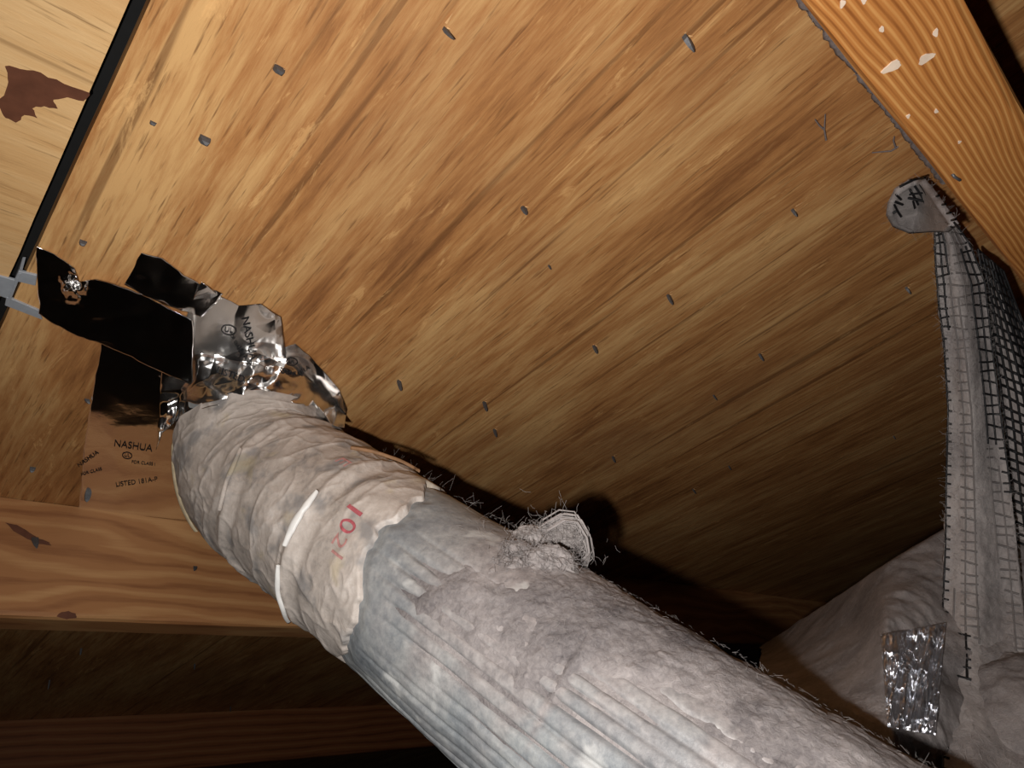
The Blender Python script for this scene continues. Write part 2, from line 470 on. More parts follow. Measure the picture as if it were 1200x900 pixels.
raft_c = rafter('dim reddish rafter farthest back, below the dark bay of sheathing', -1.5, 3.0, V_C0, V_C1, MAT['raft_c'])

# dust bead in the corner along the orange rafter
def uvw_path(pix, w):
    return [uv(a, b, w) for a, b in pix]
db = []; dr = []
ua, ub = uv(915, -20)[0], uv(1105, 212)[0]
for k in range(3):
    n = 120; us = np.linspace(ua, ub, n)
    db.append(np.stack([us, V_B1 + 0.0015 + 0.0016 * fbm(np.stack([us * 300, us * 0, us * 0 + k], -1), 3, 60 + k), -0.0008 - 0.0006 * fbm(np.stack([us * 260, us * 0 + 4, us * 0 + k], -1), 3, 70 + k)], 1)); dr.append(0.0019 if k == 0 else 0.0012)
for k in range(260):
    u = rng.uniform(ua, ub); p0 = np.array((u, V_B1 + 0.0026, -0.0016)); t_ = nrm(rng.normal(size=3) * (1, 0.5, 0.4)); L = rng.uniform(0.0008, 0.003)
    t_[1] = abs(t_[1]) * 0.5; t_[2] = -abs(t_[2]) * 0.4
    db.append(np.array([p0, p0 + t_ * L * 0.5, p0 + t_ * L])); dr.append(0.00012)
v_, f_ = tubes(db, dr, 5)
o = mesh_obj('dust_line', v_ - np.array((0, V_B0, 0)), f_, MAT['dust'], raft_b, MW[raft_b.name], True, True)
tag(o, 'grey dust caught in the corner of the rafter', kind='stuff')

# pale flecks (dents) on the orange rafter's underside
def fleck(px, py, lx, ly, rot, parent, vbase):
    u, v = uv(px, py, RH)
    n = 12; c, s = math.cos(rot), math.sin(rot)
    P = []
    for k in range(n):
        a = 2 * math.pi * k / n; r = 1 + 0.2 * math.sin(3 * a + px)
        x, y = lx * r * math.cos(a), ly * r * math.sin(a)
        P.append((u + x * c - y * s, v - vbase + x * s + y * c))
    return plate('pale_fleck', P, RH - 0.0004, RH + 0.00035, MAT['fleck'], parent, MW[parent.name])
for px, py, lx, ly, rt in [(1045, 78, 0.0030, 0.0019, 1.9), (1085, 68, 0.0025, 0.0018, 1.9), (987, 4, 0.0013, 0.0008, 0.6), (1033, 34, 0.0011, 0.0007, 0.2), (1012, 0, 0.0012, 0.0008, 0.2), (1096, 38, 0.0016, 0.0008, 0.3), (1097, 130, 0.0010, 0.0006, 0.1), (1124, 166, 0.0008, 0.0006, 0.1), (1064, 136, 0.0009, 0.0006, 0.5)]:
    fleck(px, py, lx, ly, rt, raft_b, V_B0)

# ================================================================== NAIL TIPS through the deck
def nail(px, py, label, length=0.011, width=0.0016, lean=(0.0, 0.0), plane='roof', chip=True, group='nail tips poking through the wood', name='nail_tip', cat='nail', mat='steel'):
    if plane == 'roof':
        u, v = uv(px, py); m = roof_m(u, v, 0)
    else:                                   # on a rafter's near face v = plane
        r = ray(px, py); X = r * (plane / (r @ d2)); u = X @ d1; w = DR - X @ nn
        p = W(X); m = rot4(R1, -R3, R2, p)
    root = empty(name, m, label, cat, group)
    n = 6; V = []; secs = [(0, 1.0), (0.45, 0.95), (0.8, 0.7), (1.0, 0.18)]
    z0 = 0.001
    for k, (t, s) in enumerate(secs):
        z = z0 - (length + z0) * t
        for q in range(4):
            a = math.pi / 4 + q * math.pi / 2
            V.append((s * width * 0.62 * math.cos(a) * 1.5 + lean[0] * t * t + 0.0002 * (q % 2), s * width * 0.62 * math.sin(a) + lean[1] * t * t, z))
    F = grid_faces(4, 4, True).tolist() + [(3, 2, 1, 0), (12, 13, 14, 15)]
    mesh_obj('shank', V, F, MAT[mat], root, m, False, True)
    if chip:
        for q in range(2):
            sg = 1 if q else -1
            a = random.uniform(0.4, 1.4); L = random.uniform(0.003, 0.0055)
            b = np.array((sg * width * 0.4, -0.0006 + 0.002 * (-1 if q else -1) * 0, 0.0003)); tip = b + (sg * 0.0012, -0.0022 * math.cos(a), -L * math.sin(a) * 0.55)
            if q == 0 and L > 0.0037:
                tip = b + (random.uniform(-0.0012, 0.0012), -L * 1.9, -0.0012)
            V = [b + (-0.0007, 0.0004, 0), b + (0.0007, 0.0004, 0), b + (0.0007, -0.0005, 0), b + (-0.0007, -0.0005, 0), tip]
            mesh_obj('splinter', V, [(0, 1, 2, 3), (1, 0, 4), (2, 1, 4), (3, 2, 4), (0, 3, 4)], MAT['splinter'], root, m, False, True)
    return root
NAILS = [
 (239, 162, 'stubby grey nail tip in the upper left of the wide plywood sheet', 0.0035, 0.0034, (0.001, 0.0006), False),
 (326, 80, 'nail tip with pale torn splinter to its right, near the top left', 0.0035, 0.0032, (0.0008, 0), True),
 (179, 144, 'tiny nail tip above and left of the stubby grey one', 0.0015, 0.002, (0, 0), False),
 (521, 34, 'leaning nail tip at the top middle edge of the plywood', 0.006, 0.0018, (0.003, -0.001), True),
 (803, 43, 'bent nail tip with lint on it at the top right of the plywood', 0.0055, 0.0026, (0.005, 0.001), True),
 (613, 243, 'short nail tip in the middle of the plywood, below a pale tear', 0.0052, 0.0022, (0.001, 0), True),
 (929, 246, 'nail tip to the left of the netting flap', 0.0052, 0.002, (0.001, 0), True),
 (783, 346, 'nail tip with forked splinters right of the plywood middle', 0.008, 0.002, (0.001, 0), True),
 (696, 405, 'nail tip with orange splinter below the plywood middle', 0.007, 0.002, (0.001, 0), True),
 (890, 415, 'nail tip with small splinter in the dim right half of the plywood', 0.0062, 0.002, (0.002, 0), True),
 (467, 446, 'nail tip nearest to the crumpled tape end, at its right', 0.0085, 0.0019, (0.0012, 0), True),
 (567, 471, 'upper nail tip of the close pair above the duct', 0.0085, 0.0019, (0.0012, 0), True),
 (579, 503, 'lower nail tip of the close pair above the duct', 0.0075, 0.0017, (0.001, 0), True),
 (718, 535, 'nail tip in the shade above the lint tuft', 0.0065, 0.0018, (0.001, 0), True),
 (836, 463, 'faint nail tip in the dim lower plywood', 0.0045, 0.0014, (0.003, 0), False),
 (643, 311, 'very faint nail scar between two nail tips at the plywood middle', 0.003, 0.0011, (0.001, 0), False),
 (812, 573, 'dim nail tip low on the plywood above the dark duct shadow', 0.0055, 0.0016, (0.003, 0), True),
 (854, 546, 'dim nail tip up and right of the lowest one on the plywood', 0.0045, 0.0014, (0.002, 0), False),
 (1062, 337, 'nail tip right beside the left edge of the hanging netting', 0.0055, 0.002, (0.002, 0), True),
 (1047, 511, 'barely visible nail tip left of the netting in the dark', 0.004, 0.0014, (0.001, 0), False),
 (38, 548, 'small dark nail tip on the pale plywood left of the lower tape strip', 0.004, 0.0026, (0, 0), False),
 (97, 283, 'small lint covered nail tip above the long black tape strip', 0.003, 0.0024, (0, 0), False),
 (103, 578, 'grey nail tip at the lower tape strip just above the brown rafter', 0.0075, 0.0032, (0, 0), False),
 (101, 468, 'grey nail tip at the left edge of the lower tape strip', 0.003, 0.002, (0.002, 0), False),
 (58, 797, 'long pale nail tip at the left in the dark bay below the brown rafter', 0.012, 0.0014, (0, 0), False),
 (95, 760, 'short nail tip just under the brown rafter at the left', 0.008, 0.0016, (0, 0), False),
 (228, 778, 'nail tip in the middle of the dark bay', 0.008, 0.0016, (0, 0), False),
 (270, 828, 'nail tip low in the dark bay beside the duct', 0.009, 0.0014, (0, 0), False),
]
for px, py, lb, L, wd, ln, ch in NAILS:
    nail(px, py, lb, L, wd, ln, 'roof', ch)
# nails in the brown rafter's face and a staple under the orange rafter
nail(40, 630, 'bent nail in a dark stained split of the brown rafter', 0.005, 0.0034, (0.002, 0.010), V_A0, False, 'nails in the brown rafter face')
nail(229, 664, 'short dark nail in the brown rafter face near the duct', 0.003, 0.0026, (-0.002, 0.005), V_A0, False, 'nails in the brown rafter face')
u, v = uv(1120, 207, RH)
st = empty('staple', roof_m(u, v, RH), 'small greenish grey staple pressed into the orange rafter', 'staple')
sp = [np.array((-0.0026, 0.0004, 0.001)), np.array((-0.0026, 0.0004, -0.0007)), np.array((-0.0022, 0.0004, -0.0011)), np.array((0.0022, -0.0004, -0.0011)), np.array((0.0026, -0.0004, -0.0007)), np.array((0.0026, -0.0004, 0.001))]
v_, f_ = tubes([np.array(sp)], 0.0006, 6)
mesh_obj('crown', v_, f_, MAT['steel'], st, MW[st.name], True, True)
# dark knot smear on the brown rafter: thin resin stain plate beside the nail
def face_plate(name, pix, mat, label=None):
    V = []
    for dv in (-0.0004, 0.0004):
        for a, b in pix:
            r = ray(a, b); X = r * ((V_A0 - 0.0006 - dv) / (r @ d2)); V.append(W(X))
    n = len(pix)
    F = [tuple(range(n)), tuple(range(2 * n - 1, n - 1, -1))] + [(i, (i + 1) % n, (i + 1) % n + n, i + n) for i in range(n)]
    o = mesh_obj(name, V, F, mat, raft_a, MW[raft_a.name], False)
    if label: o['label'] = label
    return o

face_plate('dark_split', jag([(6, 612), (20, 615), (34, 624), (46, 631), (58, 636), (60, 639), (46, 637), (32, 632), (16, 622)], 3, 0.5, 5), MAT['torn'], 'dark stained split beside the bent nail')
face_plate('dark_stain', jag([(66, 722), (72, 717), (80, 716), (88, 719), (90, 724), (78, 726)], 3, 0.6, 6), MAT['torn'])

# ================================================================== PANEL CLIP bridging the gap
pc = empty('panel_clip', roof_m(*uv(24, 335), 0), 'grey metal clip bridging the black gap left of the long tape strip', 'clip')
def clip_plate(name, pix, w0, w1):
    P = [uv(a, b) for a, b in pix]
    o = plate(name, P, w0, w1, MAT['clip'], pc, ceil_m)
    mod_bevel(o, 0.0003)
clip_plate('tab', [(-14, 318), (22, 328), (13, 350), (-14, 340)], -0.0005, 0.0010)
clip_plate('tab', [(22, 316), (44, 321), (42, 333), (17, 327)], -0.0005, 0.0012)
clip_plate('tab', [(8, 346), (46, 362), (50, 373), (6, 356)], -0.0005, 0.0012)
clip_plate('web', [(22, 318), (26, 318), (12, 353), (8, 353)], -0.010, 0.0014)

# ================================================================== DUCT
RD = 0.0470
ax_a = nrm((-0.725, -0.289, 0.624))
ax_c = 0.453 * np.array((0.396, 0.566, 0.722))
KD = 0.640
def axpt(s): return KD * (ax_c + s * ax_a) + 0.0014 * np.array((-0.563, 0.772, -0.296))
sE = ((DR - 0.052) / KD - nn @ ax_c) / (nn @ ax_a)
E = axpt(sE)
C0 = E + nn * 0.052 + d1 * 0.0 + d2 * 0.0
C0 = on_roof(np.float64(299), np.float64(470))
E2 = C0 - nn * 0.060
# centre line: short collar, tight elbow, long run down past the lens to the floor
far = axpt(sE - 0.42)
ctl = [C0 + nn * 0.0, C0 - nn * 0.012]
A0 = C0 - nn * 0.012; A3 = axpt(sE - 0.13)
hA = 0.060; hB = 0.065
A1 = A0 - nn * hA; A2 = A3 + ax_a * hB
tt = np.linspace(0, 1, 80)[:, None]
bz = (1 - tt) ** 3 * A0 + 3 * (1 - tt) ** 2 * tt * A1 + 3 * (1 - tt) * tt ** 2 * A2 + tt ** 3 * A3
end = axpt(sE - 0.13 - 0.62)
# bend the tail down to the floor
tail = [A3 - ax_a * q for q in np.linspace(0.02, 0.75, 40)]
P_ = np.concatenate([[C0], bz, tail])
seg = np.r_[0, np.cumsum(np.linalg.norm(np.diff(P_, axis=0), axis=1))]
NS = 620
# finer spacing in view, coarse in the tail
S_ = np.concatenate([np.linspace(0, 0.50, 520), np.linspace(0.502, seg[-1], NS - 520)])
CL = np.stack([np.interp(S_, seg, P_[:, k]) for k in range(3)], 1)
for _ in range(3): CL[1:-1] = (CL[:-2] + CL[1:-1] * 2 + CL[2:]) / 4
TG = np.gradient(CL, axis=0); TG /= np.linalg.norm(TG, axis=1)[:, None]
bn = nrm(np.cross(-nn, -ax_a))           # elbow lies in one plane: its normal is fixed
NA = np.cross(bn, TG); NA /= np.linalg.norm(NA, axis=1)[:, None]
NB = np.cross(TG, NA)
NTH = 400
TH = np.arange(NTH) * 2 * math.pi / NTH
def duct_pt(i, th, r):                   # i fractional row index
    i = np.asarray(i, float); th = np.asarray(th, float)
    def L(A):
        i0 = np.clip(np.floor(i).astype(int), 0, NS - 2); f = (i - i0)[..., None]
        return A[i0] * (1 - f) + A[i0 + 1] * f
    return L(CL) + np.asarray(r)[..., None] * (np.cos(th)[..., None] * L(NA) + np.sin(th)[..., None] * L(NB))
II, TT = np.meshgrid(np.arange(NS), TH, indexing='ij')
BASE = duct_pt(II, TT, np.full(II.shape, RD))
BPX = proj(BASE)
BN = (np.cos(TT)[..., None] * NA[:, None, :] + np.sin(TT)[..., None] * NB[:, None, :])
FRONT = (np.einsum('ijk,ijk->ij', BN, BASE) < 0) & (BASE[..., 2] > 0.05)
def duct_hit(px, py):
    d = (BPX[..., 0] - px) ** 2 + (BPX[..., 1] - py) ** 2
    d = np.where(FRONT, d, 1e12)
    k = np.unravel_index(np.argmin(d), d.shape)
    return k[0], TH[k[1]]
SS = S_[II]
# polar position used to sample noise
NP = np.stack([np.cos(TT) * RD, np.sin(TT) * RD, SS], -1)
# wrap edge as a function of theta
edge_px = [(522, 556), (506, 572), (492, 590), (470, 600), (447, 620), (436, 650), (428, 690), (418, 730), (404, 766), (392, 772)]
eh = [duct_hit(a, b) for a, b in edge_px]
eth = np.array([h[1] for h in eh]); es = np.array([S_[h[0]] for h in eh])
eth0 = np.median(eth)
def wrapang(x): return (x + math.pi) % (2 * math.pi) - math.pi
o_ = np.argsort(wrapang(eth - eth0))
WX, WY = wrapang(eth - eth0)[o_], es[o_]
def s_edge(th): return np.interp(wrapang(th - eth0), WX, WY)
SE = s_edge(TT)
for _ in range(6): SE = (np.roll(SE, 2, 1) + SE * 2 + np.roll(SE, -2, 1)) / 4
SE = SE + 0.006 * fbm(np.stack([np.cos(TT) * 5, np.sin(TT) * 5, TT * 0], -1), 3, 3)
# body
lump = 0.0016 * fbm(NP * 26, 4, 11)
# which theta faces the lens low on the duct: flutes there
h_lo = duct_hit(560, 790)[1]; h_up = duct_hit(800, 740)[1]; h_mid = duct_hit(640, 720)[1]
dirn = 1 if wrapang(h_up - h_lo) > 0 else -1
TREL = wrapang((TT - h_mid)) * dirn            # <0 towards the lower left edge, >0 towards the upper right
_cx = np.stack([np.cos(TT) * 3, np.sin(TT) * 3, SS * 7], -1)
fl_amp = (0.0036 * sst(0.15, -0.30, TREL) + 0.0003) * sst(-0.004, 0.05, SS - SE) * np.clip(0.62 + 1.1 * fbm(_cx, 3, 6), 0.05, 1.3)
ph = TT * 40 + 5.0 * fbm(np.stack([np.cos(TT) * 2, np.sin(TT) * 2, SS * 2.2], -1), 3, 5)
flute = -fl_amp * np.exp(-(np.sin(ph * 0.5) / 0.42) ** 2)
rb = RD + lump + flute
rb = rb - 0.0015 * sst(0.006, -0.002, SS - SE)
duct_root_m = wpos(C0)
duct = empty('flexible_duct', duct_root_m, 'grey dusty flexible vent duct sloping from the taped roof opening to the bottom edge', 'duct')
pts_ = W(duct_pt(II, TT, rb))
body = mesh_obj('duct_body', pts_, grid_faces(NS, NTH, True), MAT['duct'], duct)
groove_dark = np.exp(-(np.sin(ph * 0.5) / 0.38) ** 2) * sst(0.3, -0.2, TREL) * sst(-0.004, 0.03, SS - SE) * np.clip(fl_amp / 0.003, 0, 1)  # darker tone along the flute grooves, mixed into the duct colour
attr(body, 'groove_dark', groove_dark)
# paper wrap round the elbow, with two wire ribs showing through
NW = int(np.searchsorted(S_, 0.30))
fr = np.linspace(0, 1, 300)[:, None]
SW0 = 0.027
TTw = np.broadcast_to(TH[None, :], (300, NTH)); SEw = SE[0][None, :]
Sw = SW0 + fr * (SEw - SW0)
Iw = np.interp(Sw, S_, np.arange(NS))
NPw = np.stack([np.cos(TTw) * RD, np.sin(TTw) * RD, Sw], -1)
wq_ = NPw + 0.012 * np.stack([fbm(NPw * 30, 2, 301), fbm(NPw * 30, 2, 302), fbm(NPw * 30, 2, 303)], -1)
cren = 0.0007 * fbm(NPw * 30, 2, 21) + 0.0009 * (1 - np.abs(fbm(wq_ * np.array((34, 34, 60)), 2, 31))) ** 9 + 0.0006 * (1 - np.abs(fbm(wq_ * np.array((80, 80, 60)), 2, 35))) ** 9
RIBPX = [[(292, 520), (275, 560), (263, 600), (262, 640), (280, 676)], [(386, 570), (362, 602), (343, 640), (333, 680), (347, 728)]]
rib = np.zeros_like(Sw)
RIBF = []
for rp in RIBPX:
    hh = [duct_hit(a, b) for a, b in rp]
    tx = np.array([wrapang(h[1] - h_mid) for h in hh]); sx = np.array([S_[h[0]] for h in hh])
    q = np.argsort(tx); RIBF.append((tx[q], sx[q]))
    sr = np.interp(wrapang(TTw - h_mid), tx[q], sx[q])
    rib += np.exp(-((Sw - sr) / 0.0030) ** 2) - 0.55 * np.exp(-((Sw - sr - 0.009) / 0.004) ** 2)
rw = RD + 0.0006 + cren + 0.0017 * rib + 0.0016 * fbm(NPw * 26, 4, 11)
rw += 0.0012 * sst(0.012, 0.0, Sw - SW0) * fbm(NPw * 60, 3, 8)
rw -= 0.004 * sst(0.985, 1.0, fr + 0 * Sw)
wrap = mesh_obj('wrap', W(duct_pt(Iw, TTw, rw)), grid_faces(300, NTH, True), MAT['wrap'], duct)
wrap['label'] = 'crinkled beige wrap around the upper end of the duct'
def surf_r(i, th, off):                        # radius of the visible surface at (row, theta)
    s = np.interp(i, np.arange(NS), S_)
    return RD + off
# exposed white rib: narrow band
def band(name, pix, halfw, off, mat, label=None, n=60):
    px = np.array(pix, float); t = np.linspace(0, len(px) - 1, n)
    ix = np.interp(t, np.arange(len(px)), px[:, 0]); iy = np.interp(t, np.arange(len(px)), px[:, 1])
    H = np.array([duct_hit(a, b) for a, b in zip(ix, iy)]); th = np.unwrap(H[:, 1]); s = np.interp(H[:, 0], np.arange(NS), S_)
    k = np.ones(21) / 21
    s = np.convolve(np.pad(s, 10, 'reflect', reflect_type='odd'), k, 'valid'); th = np.convolve(np.pad(th, 10, 'reflect', reflect_type='odd'), k, 'valid')
    prof = np.linspace(-1, 1, 7)
    wv = halfw * (0.35 + 0.65 * np.sin(np.linspace(0.12, math.pi - 0.12, n))) * (1 + 0.25 * vnoise(np.stack([t * 3, t * 0, t * 0], -1)))
    S2 = s[:, None] + prof[None] * wv[:, None]
    Rr = RD + off - 0.0014 * prof[None] ** 2 + 0 * S2
    I2 = np.interp(S2, S_, np.arange(NS)); T2 = np.broadcast_to(th[:, None], S2.shape)
    o = mesh_obj(name, W(duct_pt(I2, T2, Rr)), grid_faces(n, 7), mat, duct)
    mod_solid(o, 0.0008)
    if label: o['label'] = label
    return o
band('wire_rib', [(377, 581), (360, 603), (349, 622), (342, 640)], 0.0022, 0.0052, MAT['white'], 'white exposed rib crossing the wrap')
band('wire_rib', [(334, 660), (333, 690), (345, 722)], 0.0014, 0.0046, MAT['white'])
band('wire_rib', [(288, 530), (272, 566), (265, 598)], 0.0014, 0.0046, MAT['wrap'])
band('torn_seam', [(410, 531), (440, 536), (465, 546), (492, 552)], 0.0007, 0.0036, MAT['seam'], 'brown torn seam near the upper edge of the wrap')
band('sealant_bead', [(190, 520), (199, 560), (207, 600), (222, 628)], 0.0026, 0.0024, MAT['sealant'], 'yellowed sealant at the left rim of the duct')

# lint mat on the upper side of the duct
lim_px = [(560, 590), (556, 650), (575, 730), (612, 812), (660, 800), (700, 765), (790, 830), (860, 880), (930, 930)]
lh = [duct_hit(a, b) for a, b in lim_px[:4]]
up_px = [(575, 735), (612, 812), (650, 812), (668, 770), (700, 760), (760, 790), (830, 830), (900, 880), (960, 910)]
uh = [duct_hit(a, b) for a, b in up_px]
us_ = np.array([S_[h[0]] for h in uh]); ut_ = np.array([wrapang(h[1] - h_mid) * dirn for h in uh])
q = np.argsort(us_); us_, ut_ = us_[q], ut_[q]
s_l0 = np.mean([S_[duct_hit(a, b)[0]] for a, b in [(575, 620), (560, 680)]])
i0 = int(np.searchsorted(S_, s_l0 - 0.035)); i1 = int(np.searchsorted(S_, 0.52))
tspan = np.linspace(-1.5, 2.4, 330)
Ir, Tr = np.meshgrid(np.linspace(i0, i1, 420), tspan, indexing='ij')
Sr = np.interp(Ir, np.arange(NS), S_)
Tabs = h_mid + Tr * dirn
NPr = np.stack([np.cos(Tabs) * RD, np.sin(Tabs) * RD, Sr], -1)
lim = np.interp(Sr, us_, ut_)
nz = fbm(NPr * 55, 5, 41, 0.6)
mask = np.minimum(sst(-0.55, 0.45, Tr - lim + 0.55 * nz), sst(-0.020, 0.022, Sr - s_l0 + 0.020 * nz))
thick = -0.0016 + mask * (0.0030 + 0.0014 * fbm(NPr * 110, 4, 43, 0.65) + 0.0014 * fbm(NPr * 24, 3, 44))
lim_b = np.interp(SS, us_, ut_)
attr(body, 'dust', sst(-0.85, -0.10, wrapang(TT - h_mid) * dirn - lim_b + 0.6 * fbm(NP * 40, 4, 46)) * sst(-0.05, 0.03, SS - s_l0) + 0.25 * sst(0.0, 0.5, fbm(NP * 30, 4, 47)))
lm_ = mesh_obj('lint_mat', W(duct_pt(Ir, Tabs, RD + thick)), grid_faces(420, 330, False, dirn < 0), MAT['lint'], duct)
lm_['label'] = 'felted grey lint lying on the upper side of the duct'
# loose fibres standing off the lint and the wrap
fib = []
for k in range(1500):
    i = rng.uniform(i0 + 14, i1 - 4); tr = rng.uniform(-0.4, 1.75)
    s = np.interp(i, np.arange(NS), S_); l = np.interp(s, us_, ut_)
    if tr < l + 0.45: continue
    th = h_mid + tr * dirn
    p = duct_pt(i, th, RD + 0.0025); n_ = nrm(p - duct_pt(i, th, 0.0))
    tdir = rng.normal(size=3); tdir -= n_ * (tdir @ n_) ; tdir = nrm(tdir)
    L = rng.uniform(0.0010, 0.0032) * (3.0 if k % 60 == 0 else 1); up = abs(rng.normal()) * 0.18
    p1 = p + tdir * L * 0.5 + n_ * L * up; p2 = p + tdir * L * (0.9 + rng.normal() * 0.1) + n_ * L * up * rng.uniform(0.2, 2.2)
    fib.append(W(np.array([p, p1, p2])))
for k in range(50):                          # wrap rim hairs
    a, b = random.choice([(520, 556), (560, 585), (600, 610), (470, 530), (500, 545)]); 
    i, th = duct_hit(a + rng.normal() * 12, b + rng.normal() * 8)
    p = duct_pt(i, th, RD + 0.002); n_ = nrm(p - duct_pt(i, th, 0.0)); tdir = nrm(rng.normal(size=3))
    L = rng.uniform(0.002, 0.008)
    fib.append(W(np.array([p, p + tdir * L * .5 + n_ * L * .2, p + tdir * L + n_ * L * .3])))
v_, f_ = tubes(fib, 0.00004, 3)
fo_ = mesh_obj('lint_fibres', v_, f_, MAT['lint_fibre'], duct); tag(fo_, kind='stuff')

# red stamped characters running round the wrap
def text_mesh(txt, size=1.0):
    cu_ = bpy.data.curves.new('glyphs', 'FONT'); cu_.body = txt; cu_.size = size; cu_.align_x = 'CENTER'; cu_.align_y = 'CENTER'
    ob = bpy.data.objects.new('glyphs', cu_); COL.objects.link(ob)
    dg = bpy.context.evaluated_depsgraph_get()
    me = bpy.data.meshes.new_from_object(ob.evaluated_get(dg))
    bpy.data.objects.remove(ob); bpy.data.curves.remove(cu_)
    bm = bmesh.new(); bm.from_mesh(me); bpy.data.meshes.remove(me)
    bmesh.ops.triangulate(bm, faces=bm.faces[:])
    bmesh.ops.subdivide_edges(bm, edges=[e for e in bm.edges if e.calc_length() > size * 0.15], cuts=2, use_grid_fill=True)
    bmesh.ops.triangulate(bm, faces=bm.faces[:])
    V = np.array([v.co[:] for v in bm.verts]); F = [tuple(v.index for v in f.verts) for f in bm.faces]
    bm.free(); return V, F
def wrap_r(i, th):                            # sample the wrap surface radius
    s = np.interp(i, np.arange(NS), S_)
    tj = (np.round(np.asarray(th) / (2 * math.pi) * NTH).astype(int)) % NTH
    fi = np.clip(np.round((s - SW0) / (SE[0][tj] - SW0) * 299).astype(int), 0, 299)
    return rw[fi, tj]
def stamp(txt, px, py, h, rotdeg, mat, sx=1.0):
    V, F = text_mesh(txt, h / 0.7)
    i, th = duct_hit(px, py); s0 = S_[i]
    a = math.radians(rotdeg); c, s = math.cos(a), math.sin(a)
    x, y = V[:, 0] * sx, V[:, 1]
    x, y = x * c - y * s, x * s + y * c       # x along axis away from the roof, y across (up in picture)
    ss = s0 + x; tt_ = th + dirn * y / RD
    ii = np.interp(ss, S_, np.arange(NS))
    r = np.maximum.reduce([wrap_r(ii, tt_ + d) for d in (0, 0.012, -0.012)]) + 0.0006
    o = mesh_obj('red_stamp', W(duct_pt(ii, tt_, r)), F, mat, duct, None, False)
    mod_solid(o, 0.00012)
    o['label'] = 'red stamped character on the wrap'
stamp('E', 403, 546, 0.0085, -90, MAT['red_faint'])
stamp('1', 417, 601, 0.0105, -90, MAT['red_ink'], 1.3)
stamp('0', 408, 616, 0.0100, -90, MAT['red_ink'], 1.0)
stamp('2', 399, 634, 0.0090, -90, MAT['red_faint'])
stamp('1', 396, 650, 0.0090, -90, MAT['red_faint'])

# lint tuft that stands on the duct
tuft = empty('lint_tuft', wpos(axpt(sE - 0.25)), 'fluffy grey lint clump with curled strands standing on top of the duct', 'lint')
hi, hth = duct_hit(636, 640)
zt = float(duct_pt(hi, hth, RD)[2]) - 0.002
nb_, na_ = 70, 90
ph_ = np.linspace(0.02, math.pi - 0.02, nb_)[:, None]; th_ = np.linspace(0, 2 * math.pi, na_, endpoint=False)[None]
sph = np.stack([np.sin(ph_) * np.cos(th_), np.sin(ph_) * np.sin(th_), np.cos(ph_) + 0 * th_], -1)
# depth of the collar/duct under a pixel
def duct_depth(px, py, off=0.002):
    i, th = duct_hit(px, py)
    return float(duct_pt(i, th, RD + off)[2]), math.sqrt(((BPX[i, int(round(th / (2 * math.pi) * NTH)) % NTH] - (px, py)) ** 2).sum())
def blob(px, py, rx, ry, rz, seed, amp, dz=0.0):
    zz_, dist_ = duct_depth(px, py)
    c = at(np.float64(px), np.float64(py), np.float64((zz_ + 0.0085 if dist_ < 12 else zt) + dz))
    n_ = 1 + amp * fbm(sph * 2.6 + seed, 6, seed, 0.66)
    return c + sph * n_[..., None] * np.array((rx, ry, rz))
def mpx(p): return p * zt / FP
CLB = []
for (px, py, rx, ry, sd, dz) in [(626, 641, 36, 24, 51, 0), (658, 630, 26, 18, 52, 0.002), (605, 652, 22, 17, 53, -0.001), (640, 676, 34, 34, 54, 0.0045), (600, 684, 26, 30, 56, 0.0062)]:
    pb = blob(px, py, mpx(rx), mpx(ry), 0.0085, sd, 0.30, dz)
    mesh_obj('clump', W(pb), grid_faces(nb_, na_, True), MAT['lint_pale'], tuft)
    CLB.append(pb)
curl = []; rad = []
for k in range(40):
    o1, o2 = rng.normal(size=2) * 4.2
    pix = [(640 + o1, 622 + o2), (660 + o1, 610 + o2), (676 + o1 * .6, 612 + o2), (687 + o1 * .5, 630 + o2), (690 + o1 * .5, 648 + o2), (684 + o1, 655 + o2 * 2)]
    z = zt + rng.normal() * 0.002
    curl.append(W(np.array([at(np.float64(a), np.float64(b), np.float64(z)) for a, b in pix]))); rad.append(rng.uniform(0.0002, 0.0005))
for k in range(14):
    a0, b0 = 682 + rng.normal() * 3, 625 + rng.normal() * 6; L = rng.uniform(15, 36)
    z = zt + rng.normal() * 0.002
    curl.append(W(np.array([at(np.float64(a0 + q * rng.normal() * 1.2), np.float64(b0 + L * q / 3), np.float64(z)) for q in range(4)]))); rad.append(rng.uniform(0.0003, 0.0007))
v_, f_ = tubes(curl, rad, 5, 0.4)
mesh_obj('curled_strand', v_, f_, MAT['lint_pale'], tuft)
felt = []
for pb in CLB:
    cc = pb.mean((0, 1))
    for k in range(900):
        p = pb[rng.integers(4, nb_ - 4), rng.integers(0, na_)]
        if (p - cc) @ cc > 0: continue
        n_ = nrm(p - cc); t_ = rng.normal(size=3); t_ = nrm(t_ - n_ * (t_ @ n_) * 0.85); Lf = rng.uniform(0.002, 0.007); bend = rng.normal(size=3) * Lf * 0.25
        felt.append(W(np.array([p, p + t_ * Lf * .33 + n_ * 0.0008 + bend * .4, p + t_ * Lf * .66 + n_ * 0.0009 + bend, p + t_ * Lf + bend * 0.6])))
v_, f_ = tubes(felt, 0.00013, 3, 0.5)
tag(mesh_obj('felted_fibres', v_, f_, MAT['lint_pale'], tuft), kind='stuff')
hair = []
for k in range(240):
    c0 = np.array((rng.normal() * 26 + 640, rng.normal() * 20 + 645)); a = rng.uniform(0, 2 * math.pi); L = rng.uniform(4, 14)
    z = zt - 0.010 + rng.uniform(-0.004, 0.01)
    hair.append(W(np.array([at(np.float64(c0[0] + L * q / 2 * math.cos(a + 0.3 * q)), np.float64(c0[1] + L * q / 2 * math.sin(a + 0.3 * q)), np.float64(z + 0.001 * q)) for q in range(3)])))
